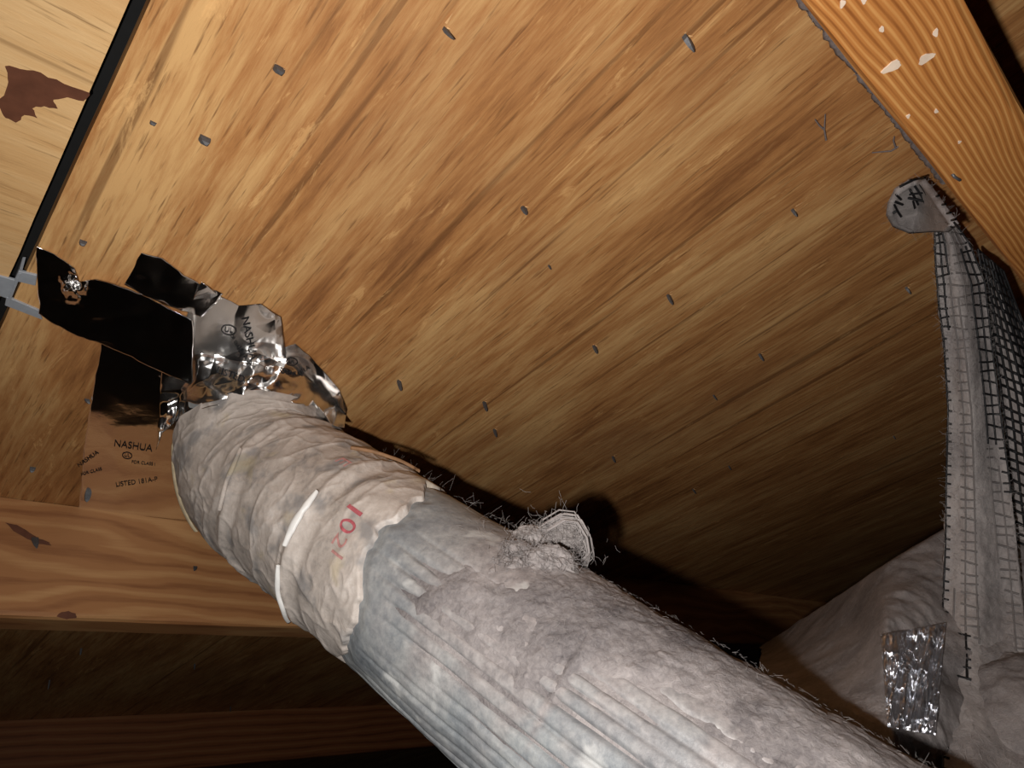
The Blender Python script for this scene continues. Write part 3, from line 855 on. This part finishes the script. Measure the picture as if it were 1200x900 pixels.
for (x0, y0, x1, y1) in [(652, 612, 664, 586), (648, 614, 652, 588), (665, 606, 655, 575), (672, 604, 678, 590), (636, 614, 628, 598)]:
    z = zt
    hair.append(W(np.array([at(np.float64(x0 + (x1 - x0) * q / 3 + (q == 1) * 2), np.float64(y0 + (y1 - y0) * q / 3), np.float64(z)) for q in range(4)])))
v_, f_ = tubes(hair, 0.00006, 3)
tag(mesh_obj('tuft_fibres', v_, f_, MAT['lint_fibre'], tuft), kind='stuff')

# ================================================================== FOIL TAPE
TAPES = {}
def tape(label, top, bot, wtop, wbot, amp, nu=90, nv=50, seed=0, facet=0.0, jagged=0.8, bulge=0.0, hot=None, knee=0.0, mat='foil', group='foil tape pieces'):
    """strip between two pixel polylines; w* = height of the edge off the deck in metres, or 'duct'"""
    def line(pts, n):
        p = np.array(pts, float); L = np.r_[0, np.cumsum(np.linalg.norm(np.diff(p, axis=0), axis=1))]
        t = np.linspace(0, L[-1], n)
        return np.stack([np.interp(t, L, p[:, 0]), np.interp(t, L, p[:, 1])], -1)
    T = line(top, nu); B = line(bot, nu)
    def depth(L, w):
        out = []
        for (a, b), ww in zip(L, w):
            c = on_roof(np.float64(a), np.float64(b), np.float64(max(ww, 0)))
            out.append(c)
        return np.array(out)
    def wl(w, L):
        if isinstance(w, str):
            r = []
            for a, b in L:
                i, th = duct_hit(a, b); p = duct_pt(i, th, RD + 0.0045)
                rr = ray(a, b); wq = DR - (rr * p[2]) @ nn
                r.append(max(wq, 0.001))
            r = np.array(r); k = np.ones(9) / 9
            return np.convolve(np.pad(r, 4, 'edge'), k, 'valid')
        if hasattr(w, '__len__'): return np.interp(np.linspace(0, 1, nu), np.linspace(0, 1, len(w)), w)
        return np.full(nu, w)
    wT, wB = wl(wtop, T), wl(wbot, B)
    v = np.linspace(0, 1, nv)[None, :, None]
    PX = T[:, None] * (1 - v) + B[:, None] * v
    # ragged ends
    PX = PX + jagged * np.stack([fbm(np.stack([PX[..., 0] * .07, PX[..., 1] * .07, PX[..., 0] * 0 + seed], -1), 2, seed),
                                 fbm(np.stack([PX[..., 0] * .07, PX[..., 1] * .07, PX[..., 0] * 0 + seed + 9], -1), 2, seed + 4)], -1) * 2
    kn_ = np.clip((v[..., 0] - knee) / (1 - knee), 0, 1)
    w = wT[:, None] * (1 - v[..., 0]) + wB[:, None] * kn_
    q = np.stack([PX[..., 0] * 0.02, PX[..., 1] * 0.03, np.zeros(PX.shape[:2]) + seed * 3.7], -1)
    cr = (1 - np.abs(fbm(q * 1.3, 1, seed + 1)) * 2.2) * 0.5 + fbm(q * 1.8, 1, seed + 2) * 0.5
    w = w + bulge * np.sin(np.clip(v[..., 0], 0, 1) * math.pi) * np.sin(np.linspace(0.15, math.pi * 0.9, nu))[:, None]
    w = w + amp * (cr + 0.35) 
    if facet:                          # sharp planar facets like hand-crumpled foil
        for cell, am in ((40.0, 1.0), (17.0, 0.16)):
            a_ = np.stack([fbm(np.stack([PX[..., 0] / 40, PX[..., 1] / 40, PX[..., 0] * 0 + seed + 5 * z_], -1), 2, seed + 40 + z_) for z_ in (0, 1)], -1) * cell * 0.7
            ga, gb = (PX[..., 0] * 0.92 + PX[..., 1] * 0.4 + a_[..., 0]) / cell, (PX[..., 1] * 0.95 - PX[..., 0] * 0.3 + a_[..., 1]) / cell
            ia, ib = np.floor(ga).astype(np.int64), np.floor(gb).astype(np.int64); fa, fb = ga - ia, gb - ib
            H = lambda i, j: _h(i + 500, j + 500, i * 0 + 3, seed + 900) * 2 - 1
            up = fa + fb > 1
            h0 = H(ia, ib) + fa * (H(ia + 1, ib) - H(ia, ib)) + fb * (H(ia, ib + 1) - H(ia, ib))
            h1 = H(ia + 1, ib + 1) + (1 - fa) * (H(ia, ib + 1) - H(ia + 1, ib + 1)) + (1 - fb) * (H(ia + 1, ib) - H(ia + 1, ib + 1))
            w = w + facet * am * np.where(up, h1, h0)
    if hot:
        hx, hy, hr, ha = hot
        g_ = np.exp(-((PX[..., 0] - hx) ** 2 + (PX[..., 1] - hy) ** 2) / hr ** 2)
        w = w + ha * g_ * (0.6 + 1.2 * fbm(np.stack([PX[..., 0] / 9, PX[..., 1] / 9, PX[..., 0] * 0], -1), 2, seed + 60))
    w = np.maximum(w, 0.0006 + seed * 0.00006)
    r = ray(PX[..., 0], PX[..., 1])
    C = r * ((DR - w) / (r @ nn))[..., None]
    m = wpos(C[0, 0])
    o = mesh_obj('foil_tape', W(C), grid_faces(nu, nv, False, True), MAT[mat], None, m)
    mod_solid(o, 0.00018)
    tag(o, label, 'tape', group)
    TAPES[label] = (PX, C)
    return o, PX, C
def print_on(o, PX, C, txt, px, py, h, deg, name='print', mat='ink', sx=1.0):
    """flat lettering laid on the tape; h in pixels of the photograph frame"""
    V, F = text_mesh(txt, h / 0.7)
    a = math.radians(deg); c, s = math.cos(a), math.sin(a)
    x, y = V[:, 0] * sx, -V[:, 1]
    X = px + x * c - y * s; Y = py + x * s + y * c
    flat = PX.reshape(-1, 2); CC = C.reshape(-1, 3)
    out = []
    for a_, b_ in zip(X, Y):
        d = (flat[:, 0] - a_) ** 2 + (flat[:, 1] - b_) ** 2
        k = np.argpartition(d, 4)[:4]; wt = 1 / (d[k] + 0.3)
        z = (CC[k, 2] * wt).sum() / wt.sum()
        out.append(ray(a_, b_) * (z - 0.0006))
    me = mesh_obj(name, W(np.array(out)), F, MAT[mat], o, None, False)
    mod_solid(me, 0.00008)
def ring_on(o, PX, C, px, py, rx, ry, deg=0, wd=1.1):
    n = 36; out = []; F = []
    flat = PX.reshape(-1, 2); CC = C.reshape(-1, 3); a0 = math.radians(deg)
    for k in range(n):
        for q in (1, 1 - wd / rx):
            a = 2 * math.pi * k / n; x, y = rx * q * math.cos(a), ry * q * math.sin(a)
            X = px + x * math.cos(a0) - y * math.sin(a0); Y = py + x * math.sin(a0) + y * math.cos(a0)
            d = (flat[:, 0] - X) ** 2 + (flat[:, 1] - Y) ** 2; kk = np.argpartition(d, 4)[:4]; wt = 1 / (d[kk] + 0.3)
            out.append(ray(X, Y) * ((CC[kk, 2] * wt).sum() / wt.sum() - 0.0006))
        F.append((2 * k, 2 * k + 1, (2 * k + 3) % (2 * n), (2 * k + 2) % (2 * n)))
    mod_solid(mesh_obj('print_ring', W(np.array(out)), F, MAT['ink'], o, None, False), 0.00008)

# lower strip on the deck, running behind the duct
t5, p5, c5 = tape('lower foil tape strip mirroring the brown rafter, left of the duct rim', [(120, 398), (112, 440), (103, 490), (97, 545), (92, 600)], [(200, 432), (212, 470), (215, 520), (222, 560), (236, 612)], 0.0008, 0.0010, 0.0004, 90, 60, 1)
print_on(t5, p5, c5, 'NASHUA', 156, 523, 8, 8, 'lettering'); print_on(t5, p5, c5, 'FOR CLASS I', 168, 543, 3.6, 6, 'lettering')
ring_on(t5, p5, c5, 149, 534, 6, 4.2, 10); print_on(t5, p5, c5, 'UL', 149, 534, 4, 8, 'lettering')
print_on(t5, p5, c5, 'LISTED 181A-P', 160, 565, 5.5, -8, 'lettering'); print_on(t5, p5, c5, 'FOR CLASS', 107, 553, 3.6, -15, 'lettering')
print_on(t5, p5, c5, 'NASHUA', 103, 538, 5, -35, 'lettering')
# upper short strip
t2, p2, c2 = tape('short foil tape piece with folded corner above the long strip', [(166, 296), (190, 303), (215, 322), (244, 338), (262, 345)], [(146, 334), (172, 348), (196, 358), (222, 366), (236, 372)], [0.0015, 0.001, 0.002, 0.003], 0.0012, 0.0016, 70, 40, 3)
# long strip on the deck
t1, p1, c1 = tape('long black mirrored foil tape strip across the deck beside the grey clip', [(42, 288), (64, 298), (88, 314), (93, 331), (112, 327), (150, 338), (190, 356), (226, 376)], [(46, 368), (60, 379), (90, 394), (120, 404), (150, 417), (176, 430), (205, 442), (226, 452)], [0.001, 0.001, 0.0012, 0.004, 0.003, 0.0015, 0.002, 0.006], [0.001, 0.001, 0.001, 0.001, 0.001, 0.002, 0.006, 0.010], 0.0012, 150, 90, 2, 0.0, 0.8, 0.0, (86, 334, 14, 0.006))
# small facet against the collar
t6, p6, c6 = tape('narrow foil tape facet at the left of the duct rim', [(190, 430), (215, 437), (240, 446), (262, 452)], [(184, 528), (190, 508), (214, 486), (256, 474)], [0.003, 0.006, 0.010, 0.014], 'duct', 0.0015, 60, 40, 4, 0.002, 0.8, 0.0, None, 0.3)
# crumpled main piece wrapping the collar
t3, p3, c3 = tape('crumpled silver foil tape with black lettering over the top of the duct rim', [(236, 330), (256, 346), (280, 358), (306, 356), (330, 372), (326, 392), (320, 412)], [(186, 440), (208, 468), (236, 474), (272, 466), (306, 470), (344, 483), (392, 500)], [0.004, 0.002, 0.001, 0.004, 0.006, 0.003, 0.003], 'duct', 0.0008, 200, 140, 5, 0.0050, 0.8, 0.002, None, 0.50, 'foil_crumpled')
print_on(t3, p3, c3, 'NASHUA', 292, 397, 9, 78, 'lettering'); ring_on(t3, p3, c3, 268, 387, 9, 6, 10); print_on(t3, p3, c3, 'UL', 268, 387, 6, 10, 'lettering')
print_on(t3, p3, c3, '181A-P', 286, 417, 6, 55, 'lettering'); print_on(t3, p3, c3, 'FOR CLASS I', 276, 402, 3.4, 62, 'lettering')
print_on(t3, p3, c3, 'LISTED', 270, 439, 8, 20, 'lettering')
# bulging end of the wrap
t4, p4, c4 = tape('bulging dark foil tape end at the right side of the duct rim', [(326, 408), (346, 404), (364, 418), (382, 438), (398, 458), (407, 480)], [(300, 450), (322, 462), (346, 474), (370, 486), (388, 498), (404, 500)], [0.001, 0.001, 0.001, 0.001, 0.001, 0.003], 'duct', 0.0012, 140, 90, 6, 0.0030, 0.8, 0.003, None, 0.35, 'foil_crumpled')
ring_on(t4, p4, c4, 342, 424, 7, 4.6, 5); print_on(t4, p4, c4, 'UL', 342, 424, 4.6, 5, 'lettering')
print_on(t4, p4, c4, 'NASHUA', 341, 437, 5, 8, 'lettering'); print_on(t4, p4, c4, '181A', 356, 435, 5, -35, 'lettering')

# ================================================================== INSULATION behind the netting
def depth_poly(pix, zs):
    return np.array([at(np.float64(a), np.float64(b), np.float64(z)) for (a, b), z in zip(pix, zs)])
batt = empty('insulation_batt', wpos(at(np.float64(1030), np.float64(740), np.float64(0.38))), 'grey felted insulation batt wedged under the deck behind the netting', 'insulation')
rows = [
 ([(892, 790), (960, 750), (1030, 705), (1110, 650), (1240, 610)], [0.98, 0.90, 0.84, 0.78, 0.72]),
 ([(890, 757), (945, 721), (1000, 684), (1040, 655), (1108, 614), (1240, 566)], [0.72, 0.58, 0.50, 0.455, 0.47, 0.48]),
 ([(893, 764), (950, 752), (1005, 738), (1034, 730), (1106, 712), (1240, 690)], [0.62, 0.47, 0.41, 0.370, 0.405, 0.42]),
 ([(890, 780), (945, 810), (1000, 835), (1042, 858), (1110, 880), (1250, 900)], [0.46, 0.36, 0.315, 0.298, 0.315, 0.34]),
 ([(890, 820), (945, 860), (1000, 900), (1046, 930), (1115, 960), (1260, 1000)], [0.44, 0.35, 0.305, 0.288, 0.295, 0.32])]
nU, nV = 190, 170
RC = []
for pix, zs in rows:
    p = depth_poly(pix, zs); L = np.r_[0, np.cumsum(np.linalg.norm(np.diff(np.array(pix, float), axis=0), axis=1))]
    tq = np.linspace(0, L[-1], nU); RC.append(np.stack([np.interp(tq, L, p[:, k]) for k in range(3)], 1))
RC = [W(r) for r in RC]
lastr = RC[-1].copy(); fwd = W(np.array((0, 0, 1.0))) - W(np.zeros(3)); fwd[2] = 0; fwd = nrm(fwd)
flo = lastr + fwd * 0.10; flo[:, 2] = 0.002
RC.append(flo)
kv = np.array([0, 0.12, 0.38, 0.68, 0.86, 1.0]); vq = np.linspace(0, 1, nV)
STK = np.stack(RC, 1)
BT = np.stack([np.stack([np.interp(vq, kv, STK[i, :, k]) for k in range(3)], 1) for i in range(nU)])
for _ in range(7): BT[:, 1:-1] = (BT[:, :-2] + 2 * BT[:, 1:-1] + BT[:, 2:]) / 4
for _ in range(4): BT[1:-1] = (BT[:-2] + 2 * BT[1:-1] + BT[2:]) / 4
nzz = fbm(BT * 22, 4, 61, 0.55)
BT -= fwd * (0.009 * nzz + 0.0015 * fbm(BT * 150, 3, 63))[..., None]
bb = mesh_obj('felt_body', BT, grid_faces(nU, nV), MAT['lint_batt'], batt)
# crinkled clear plastic on its right part
def surf_patch(pix_tl, pix_tr, pix_bl, pix_br, n, m_, ofs, seed, amp):
    A = BT.reshape(-1, 3); Cc = (A - np.array((0, 0, CAMH))) @ RW; PXs = proj(Cc); ok = Cc[:, 2] > 0.1
    out = np.zeros((n, m_, 3))
    for i in range(n):
        for j in range(m_):
            s, t = i / (n - 1), j / (m_ - 1)
            p = (np.array(pix_tl) * (1 - s) + np.array(pix_tr) * s) * (1 - t) + (np.array(pix_bl) * (1 - s) + np.array(pix_br) * s) * t
            d = np.where(ok, ((PXs - p) ** 2).sum(1), 1e12); k = np.argpartition(d, 6)[:6]
            z = np.mean(Cc[k, 2])
            w = amp * (1 - abs(fbm(np.array((s * 7 + t * 2, t * 1.1 - s * .5, seed)), 3, seed)) * 2.2)
            out[i, j] = W(ray(p[0], p[1]) * (z - ofs - w))
    return out
pl = surf_patch((1032, 744), (1108, 730), (1040, 852), (1096, 862), 60, 60, 0.005, 3, 0.010)
po = mesh_obj('plastic_sheet', pl, grid_faces(60, 60, False, True), MAT['plastic'], batt); mod_solid(po, 0.0001)
po['label'] = 'shiny crinkled clear plastic on the batt'
nb2, na2 = 150, 180
ph2 = np.linspace(0.001, math.pi - 0.001, nb2)[:, None]; th2 = np.linspace(0, 2 * math.pi, na2, endpoint=False)[None]
sp2 = np.stack([np.sin(ph2) * np.cos(th2), np.sin(ph2) * np.sin(th2), np.cos(ph2) + 0 * th2], -1)
def lump_body(name, px, py, z, rx, ry, seed, amp, parent, topz=None):
    c = W(at(np.float64(px), np.float64(py), np.float64(z)))
    rr = 1 + amp * fbm(sp2 * 1.9 + seed, 5, seed, 0.5)
    P = sp2 * rr[..., None] * np.array((rx, rx, ry)); P = P + c
    P[..., 2] = np.where(P[..., 2] < c[2], c[2] + (P[..., 2] - c[2]) * (c[2] + 0.004) / (ry), P[..., 2])
    P[..., 2] = np.maximum(P[..., 2], 0.0)
    return mesh_obj(name, P, grid_faces(nb2, na2, True), MAT['lint_batt'], parent)
lump_body('rolled_edge', 1222, 915, 0.345, 0.050, 0.060, 71, 0.16, batt)
lump_body('felt_fold', 1112, 962, 0.335, 0.034, 0.040, 73, 0.18, batt)

# ================================================================== NETTING
net = empty('netting', wpos(on_roof(np.float64(1075), np.float64(240), np.float64(0.004))), 'black plastic mesh netting felted with grey lint, gathered at the rafter and hanging down', 'netting')
def strip(left, right, zl, zr, n, m_, bulge, seed, fold=0.0):
    """surface across from left to right pixel polylines with depths"""
    def ln(p, z):
        p = np.array(p, float); t = np.linspace(0, 1, len(p)); q = np.linspace(0, 1, n)
        d = np.r_[0, np.cumsum(np.linalg.norm(np.diff(p, axis=0), axis=1))]; d /= d[-1]
        zz = np.interp(q, np.linspace(0, 1, len(z)), z)
        return np.stack([np.interp(q, d, p[:, 0]), np.interp(q, d, p[:, 1])], -1), zz
    Lp, Lz = ln(left, zl); Rp, Rz = ln(right, zr)
    v = np.linspace(0, 1, m_)[None, :]
    px = Lp[:, None, :] * (1 - v[..., None]) + Rp[:, None, :] * v[..., None]
    z = Lz[:, None] * (1 - v) + Rz[:, None] * v - bulge * np.sin(v * math.pi) + fold * np.sin(v * 9 + np.linspace(0, 2, n)[:, None])
    z = z + 0.004 * fbm(np.stack([px[..., 0] * 0.03, px[..., 1] * 0.012, px[..., 0] * 0 + seed], -1), 3, seed)
    return ray(px[..., 0], px[..., 1]) * z[..., None]
def strands(C, nc, nr, rad, off, name, keep=None, seed=0, mat='net'):
    n, m_ = C.shape[:2]; r = random.Random(seed); paths = []
    def samp(a, b):
        i = np.clip(a * (n - 1), 0, n - 1.001); j = np.clip(b * (m_ - 1), 0, m_ - 1.001)
        i0, j0 = np.floor(i).astype(int), np.floor(j).astype(int); fi, fj = (i - i0)[..., None], (j - j0)[..., None]
        return (C[i0, j0] * (1 - fi) * (1 - fj) + C[i0 + 1, j0] * fi * (1 - fj) + C[i0, j0 + 1] * (1 - fi) * fj + C[i0 + 1, j0 + 1] * fi * fj)
    def emit(A, B):
        P = samp(A, B); P = P * (1 - off / np.linalg.norm(P, axis=1)[:, None])
        run = []
        for q in range(len(P)):
            if keep is None or keep(B[q], A[q]): run.append(P[q])
            else:
                if len(run) > 1: paths.append(W(np.array(run)))
                run = []
        if len(run) > 1: paths.append(W(np.array(run)))
    for k in range(nc + 1):
        A = np.linspace(0, 1, n); emit(A, np.full(n, k / nc) + 0.010 * np.sin(A * 13 + k))
    for k in range(nr + 1):
        B = np.linspace(0, 1, 28); emit(np.clip(np.full(28, k / nr) + 0.003 * np.sin(B * 6 + k * 1.7), 0, 1), B)
    v_, f_ = tubes(paths, rad, 4)
    o = mesh_obj(name, v_, f_, MAT[mat], net); tag(o, kind='stuff')
    return o
# right hand strip: open black grid in front of a grey backing
C2 = strip([(1146, 292), (1158, 360), (1172, 450), (1184, 560), (1194, 660)], [(1176, 318), (1215, 420), (1240, 500), (1262, 600), (1280, 700)], [0.42, 0.425, 0.435, 0.44], [0.42, 0.43, 0.44, 0.45], 90, 40, 0.0, 91, 0.004)
bk = mesh_obj('lint_backing', W(C2 * 1.012), grid_faces(90, 40, False, True), MAT['lint_pale'], net); mod_solid(bk, 0.0012)
strands(C2, 7, 30, 0.00075, 0.002, 'net_grid', None, 1)
# main strip
Lm = [(1095, 262), (1096, 310), (1100, 360), (1106, 400), (1111, 480), (1109, 560), (1107, 640), (1104, 720), (1102, 800), (1104, 900)]
Rm = [(1120, 262), (1136, 285), (1154, 330), (1162, 400), (1170, 460), (1180, 540), (1190, 620), (1198, 700), (1206, 770), (1214, 850), (1222, 930)]
C1 = strip(Lm, Rm, [0.410, 0.415, 0.42, 0.425, 0.425, 0.42, 0.41, 0.385, 0.345, 0.30], [0.405, 0.41, 0.415, 0.415, 0.415, 0.41, 0.40, 0.375, 0.335, 0.30], 220, 70, 0.006, 92, 0.002)
fz = 0.0016 * fbm(C1 * 160, 4, 93, 0.65)
C1b = C1 * (1 - (fz / np.linalg.norm(C1, axis=2)))[..., None]
ls = mesh_obj('lint_strip', W(C1b), grid_faces(220, 70, False, True), MAT['lint_pale'], net); mod_solid(ls, 0.0022, -1)
ls['label'] = 'grey lint felt covering the hanging strip'
kn = lambda a, b: (0.74 < b < 0.83 and a < 0.36) or (a < 0.085) or (b < 0.2 and a < 0.22) or (b < 0.10 and a < 0.30) or (a > 0.70 and 0.05 < b < 0.40) or (a > 0.86 and b < 0.48)
strands(C1, 7, 52, 0.00062, 0.0012, 'net_grid', kn, 2)
kd = lambda a, b: not kn(a, b) and vnoise(np.array((a * 12.0, b * 3.0, 3.3)), 95) > -0.25 and b < 0.76
strands(C1, 7, 52, 0.00055, 0.0006, 'net_grid', kd, 2, 'net_dusty')
# folded flap stuck up against the deck
flp = [(1040, 238), (1048, 222), (1064, 211), (1084, 209), (1098, 226), (1112, 246), (1124, 262), (1112, 272), (1092, 272), (1066, 274), (1046, 266), (1038, 252)]
FL = []
cxp, cyp = 1080, 244
nr_ = 14; na3 = 96
fpx = np.array(flp + flp[:1], float); dd_ = np.r_[0, np.cumsum(np.linalg.norm(np.diff(fpx, axis=0), axis=1))]; qq = np.linspace(0, dd_[-1], na3, endpoint=False)
rim = np.stack([np.interp(qq, dd_, fpx[:, 0]), np.interp(qq, dd_, fpx[:, 1])], -1)
rads = np.linspace(0, 1, nr_)
V = np.zeros((nr_, na3, 3))
for i, r in enumerate(rads):
    P2 = np.array((cxp, cyp)) * (1 - r) + rim * r
    w = 0.009 + 0.004 * math.sin(r * math.pi) * 1.0 + 0.0035 * r ** 6 * 2 + 0.002 * fbm(np.stack([P2[:, 0] * .06, P2[:, 1] * .06, P2[:, 0] * 0], -1), 3, 97)
    # nearer the rafter the flap comes away from the deck
    w = w + 0.050 * sst(1070, 1130, P2[:, 0])
    for j in range(na3):
        V[i, j] = on_roof(P2[j, 0], P2[j, 1], np.float64(w[j]))
fo2 = mesh_obj('folded_flap', W(V), grid_faces(nr_, na3, True, True), MAT['lint_pale'], net); mod_solid(fo2, 0.003, -1)
# net cords that show on the flap
fp = []
def roofw(a, b):
    w = 0.009 + 0.050 * float(sst(1070, 1130, a)) + 0.010
    return W(on_roof(np.float64(a), np.float64(b), np.float64(w)))
for seq in [[(1048, 240), (1052, 248), (1056, 254)], [(1050, 228), (1056, 234)], [(1051, 247), (1046, 250)], [(1048, 236), (1058, 240)],
            [(1066, 222), (1072, 232), (1076, 240)], [(1072, 218), (1080, 230), (1084, 238)], [(1066, 228), (1082, 226)], [(1064, 232), (1084, 236)], [(1070, 236), (1072, 244)],
            [(1054, 219), (1070, 211), (1084, 208)], [(1078, 216), (1090, 234), (1102, 252), (1116, 266)], [(1090, 222), (1106, 246), (1124, 268)], [(1094, 232), (1100, 229)], [(1098, 242), (1108, 239)], [(1104, 252), (1114, 249)], [(1109, 260), (1120, 257)]]:
    fp.append(np.array([roofw(a, b) for a, b in seq]))
v_, f_ = tubes(fp, 0.0007, 4)
tag(mesh_obj('net_grid', v_, f_, MAT['net'], net), kind='stuff')
# fuzz on the strip and flap
fz_ = []
Cf = [C1, V]
for k in range(2600):
    if k % 9 == 0:
        i, j = rng.integers(9, nr_), rng.integers(0, na3); p = V[i, j] * 0.992
    else:
        i, j = rng.integers(0, 220), (rng.integers(0, 70) if k % 2 else rng.choice([0, 1, 68, 69])); p = C1b[i, j] * 0.997
    t_ = nrm(rng.normal(size=3)); L = rng.uniform(0.0015, 0.006)
    fz_.append(W(np.array([p, p + t_ * L * .5 + rng.normal(size=3) * 0.0004, p + t_ * L])))
for (a, b, c_, d_) in [(1130, 610, 1160, 575), (1128, 700, 1152, 672), (1160, 772, 1178, 755), (1106, 660, 1118, 690)]:
    z = 0.425
    fz_.append(W(np.array([at(np.float64(a + (c_ - a) * q), np.float64(b + (d_ - b) * q), np.float64(z - 0.012)) for q in (0, .33, .66, 1)])))
v_, f_ = tubes(fz_, 0.00006, 3)
tag(mesh_obj('lint_fibres', v_, f_, MAT['lint_fibre'], net), kind='stuff')

# cobweb threads on the deck
def cob(label, lines):
    u, v = uv(*lines[0][0]); m = roof_m(u, v, 0)
    P = [W(np.array([on_roof(np.float64(a), np.float64(b), np.float64(0.0022 - 0.0014 * (k == 0))) for k, (a, b) in enumerate(l)])) for l in lines]
    v_, f_ = tubes(P, 0.0006, 5, 0.5)
    o = mesh_obj('cobweb', v_, f_, MAT['dust'], None, m); tag(o, label, 'cobweb', 'dusty cobwebs beside the orange rafter')
cob('forked dusty cobweb thread hanging on the deck left of the orange rafter', [[(968, 164), (966, 152), (967, 134)], [(966, 152), (960, 147), (955, 140)]])
cob('short dusty cobweb reaching out from the corner of the orange rafter', [[(1052, 172), (1044, 177), (1032, 178), (1022, 179)], [(1050, 174), (1047, 165), (1048, 160)]])
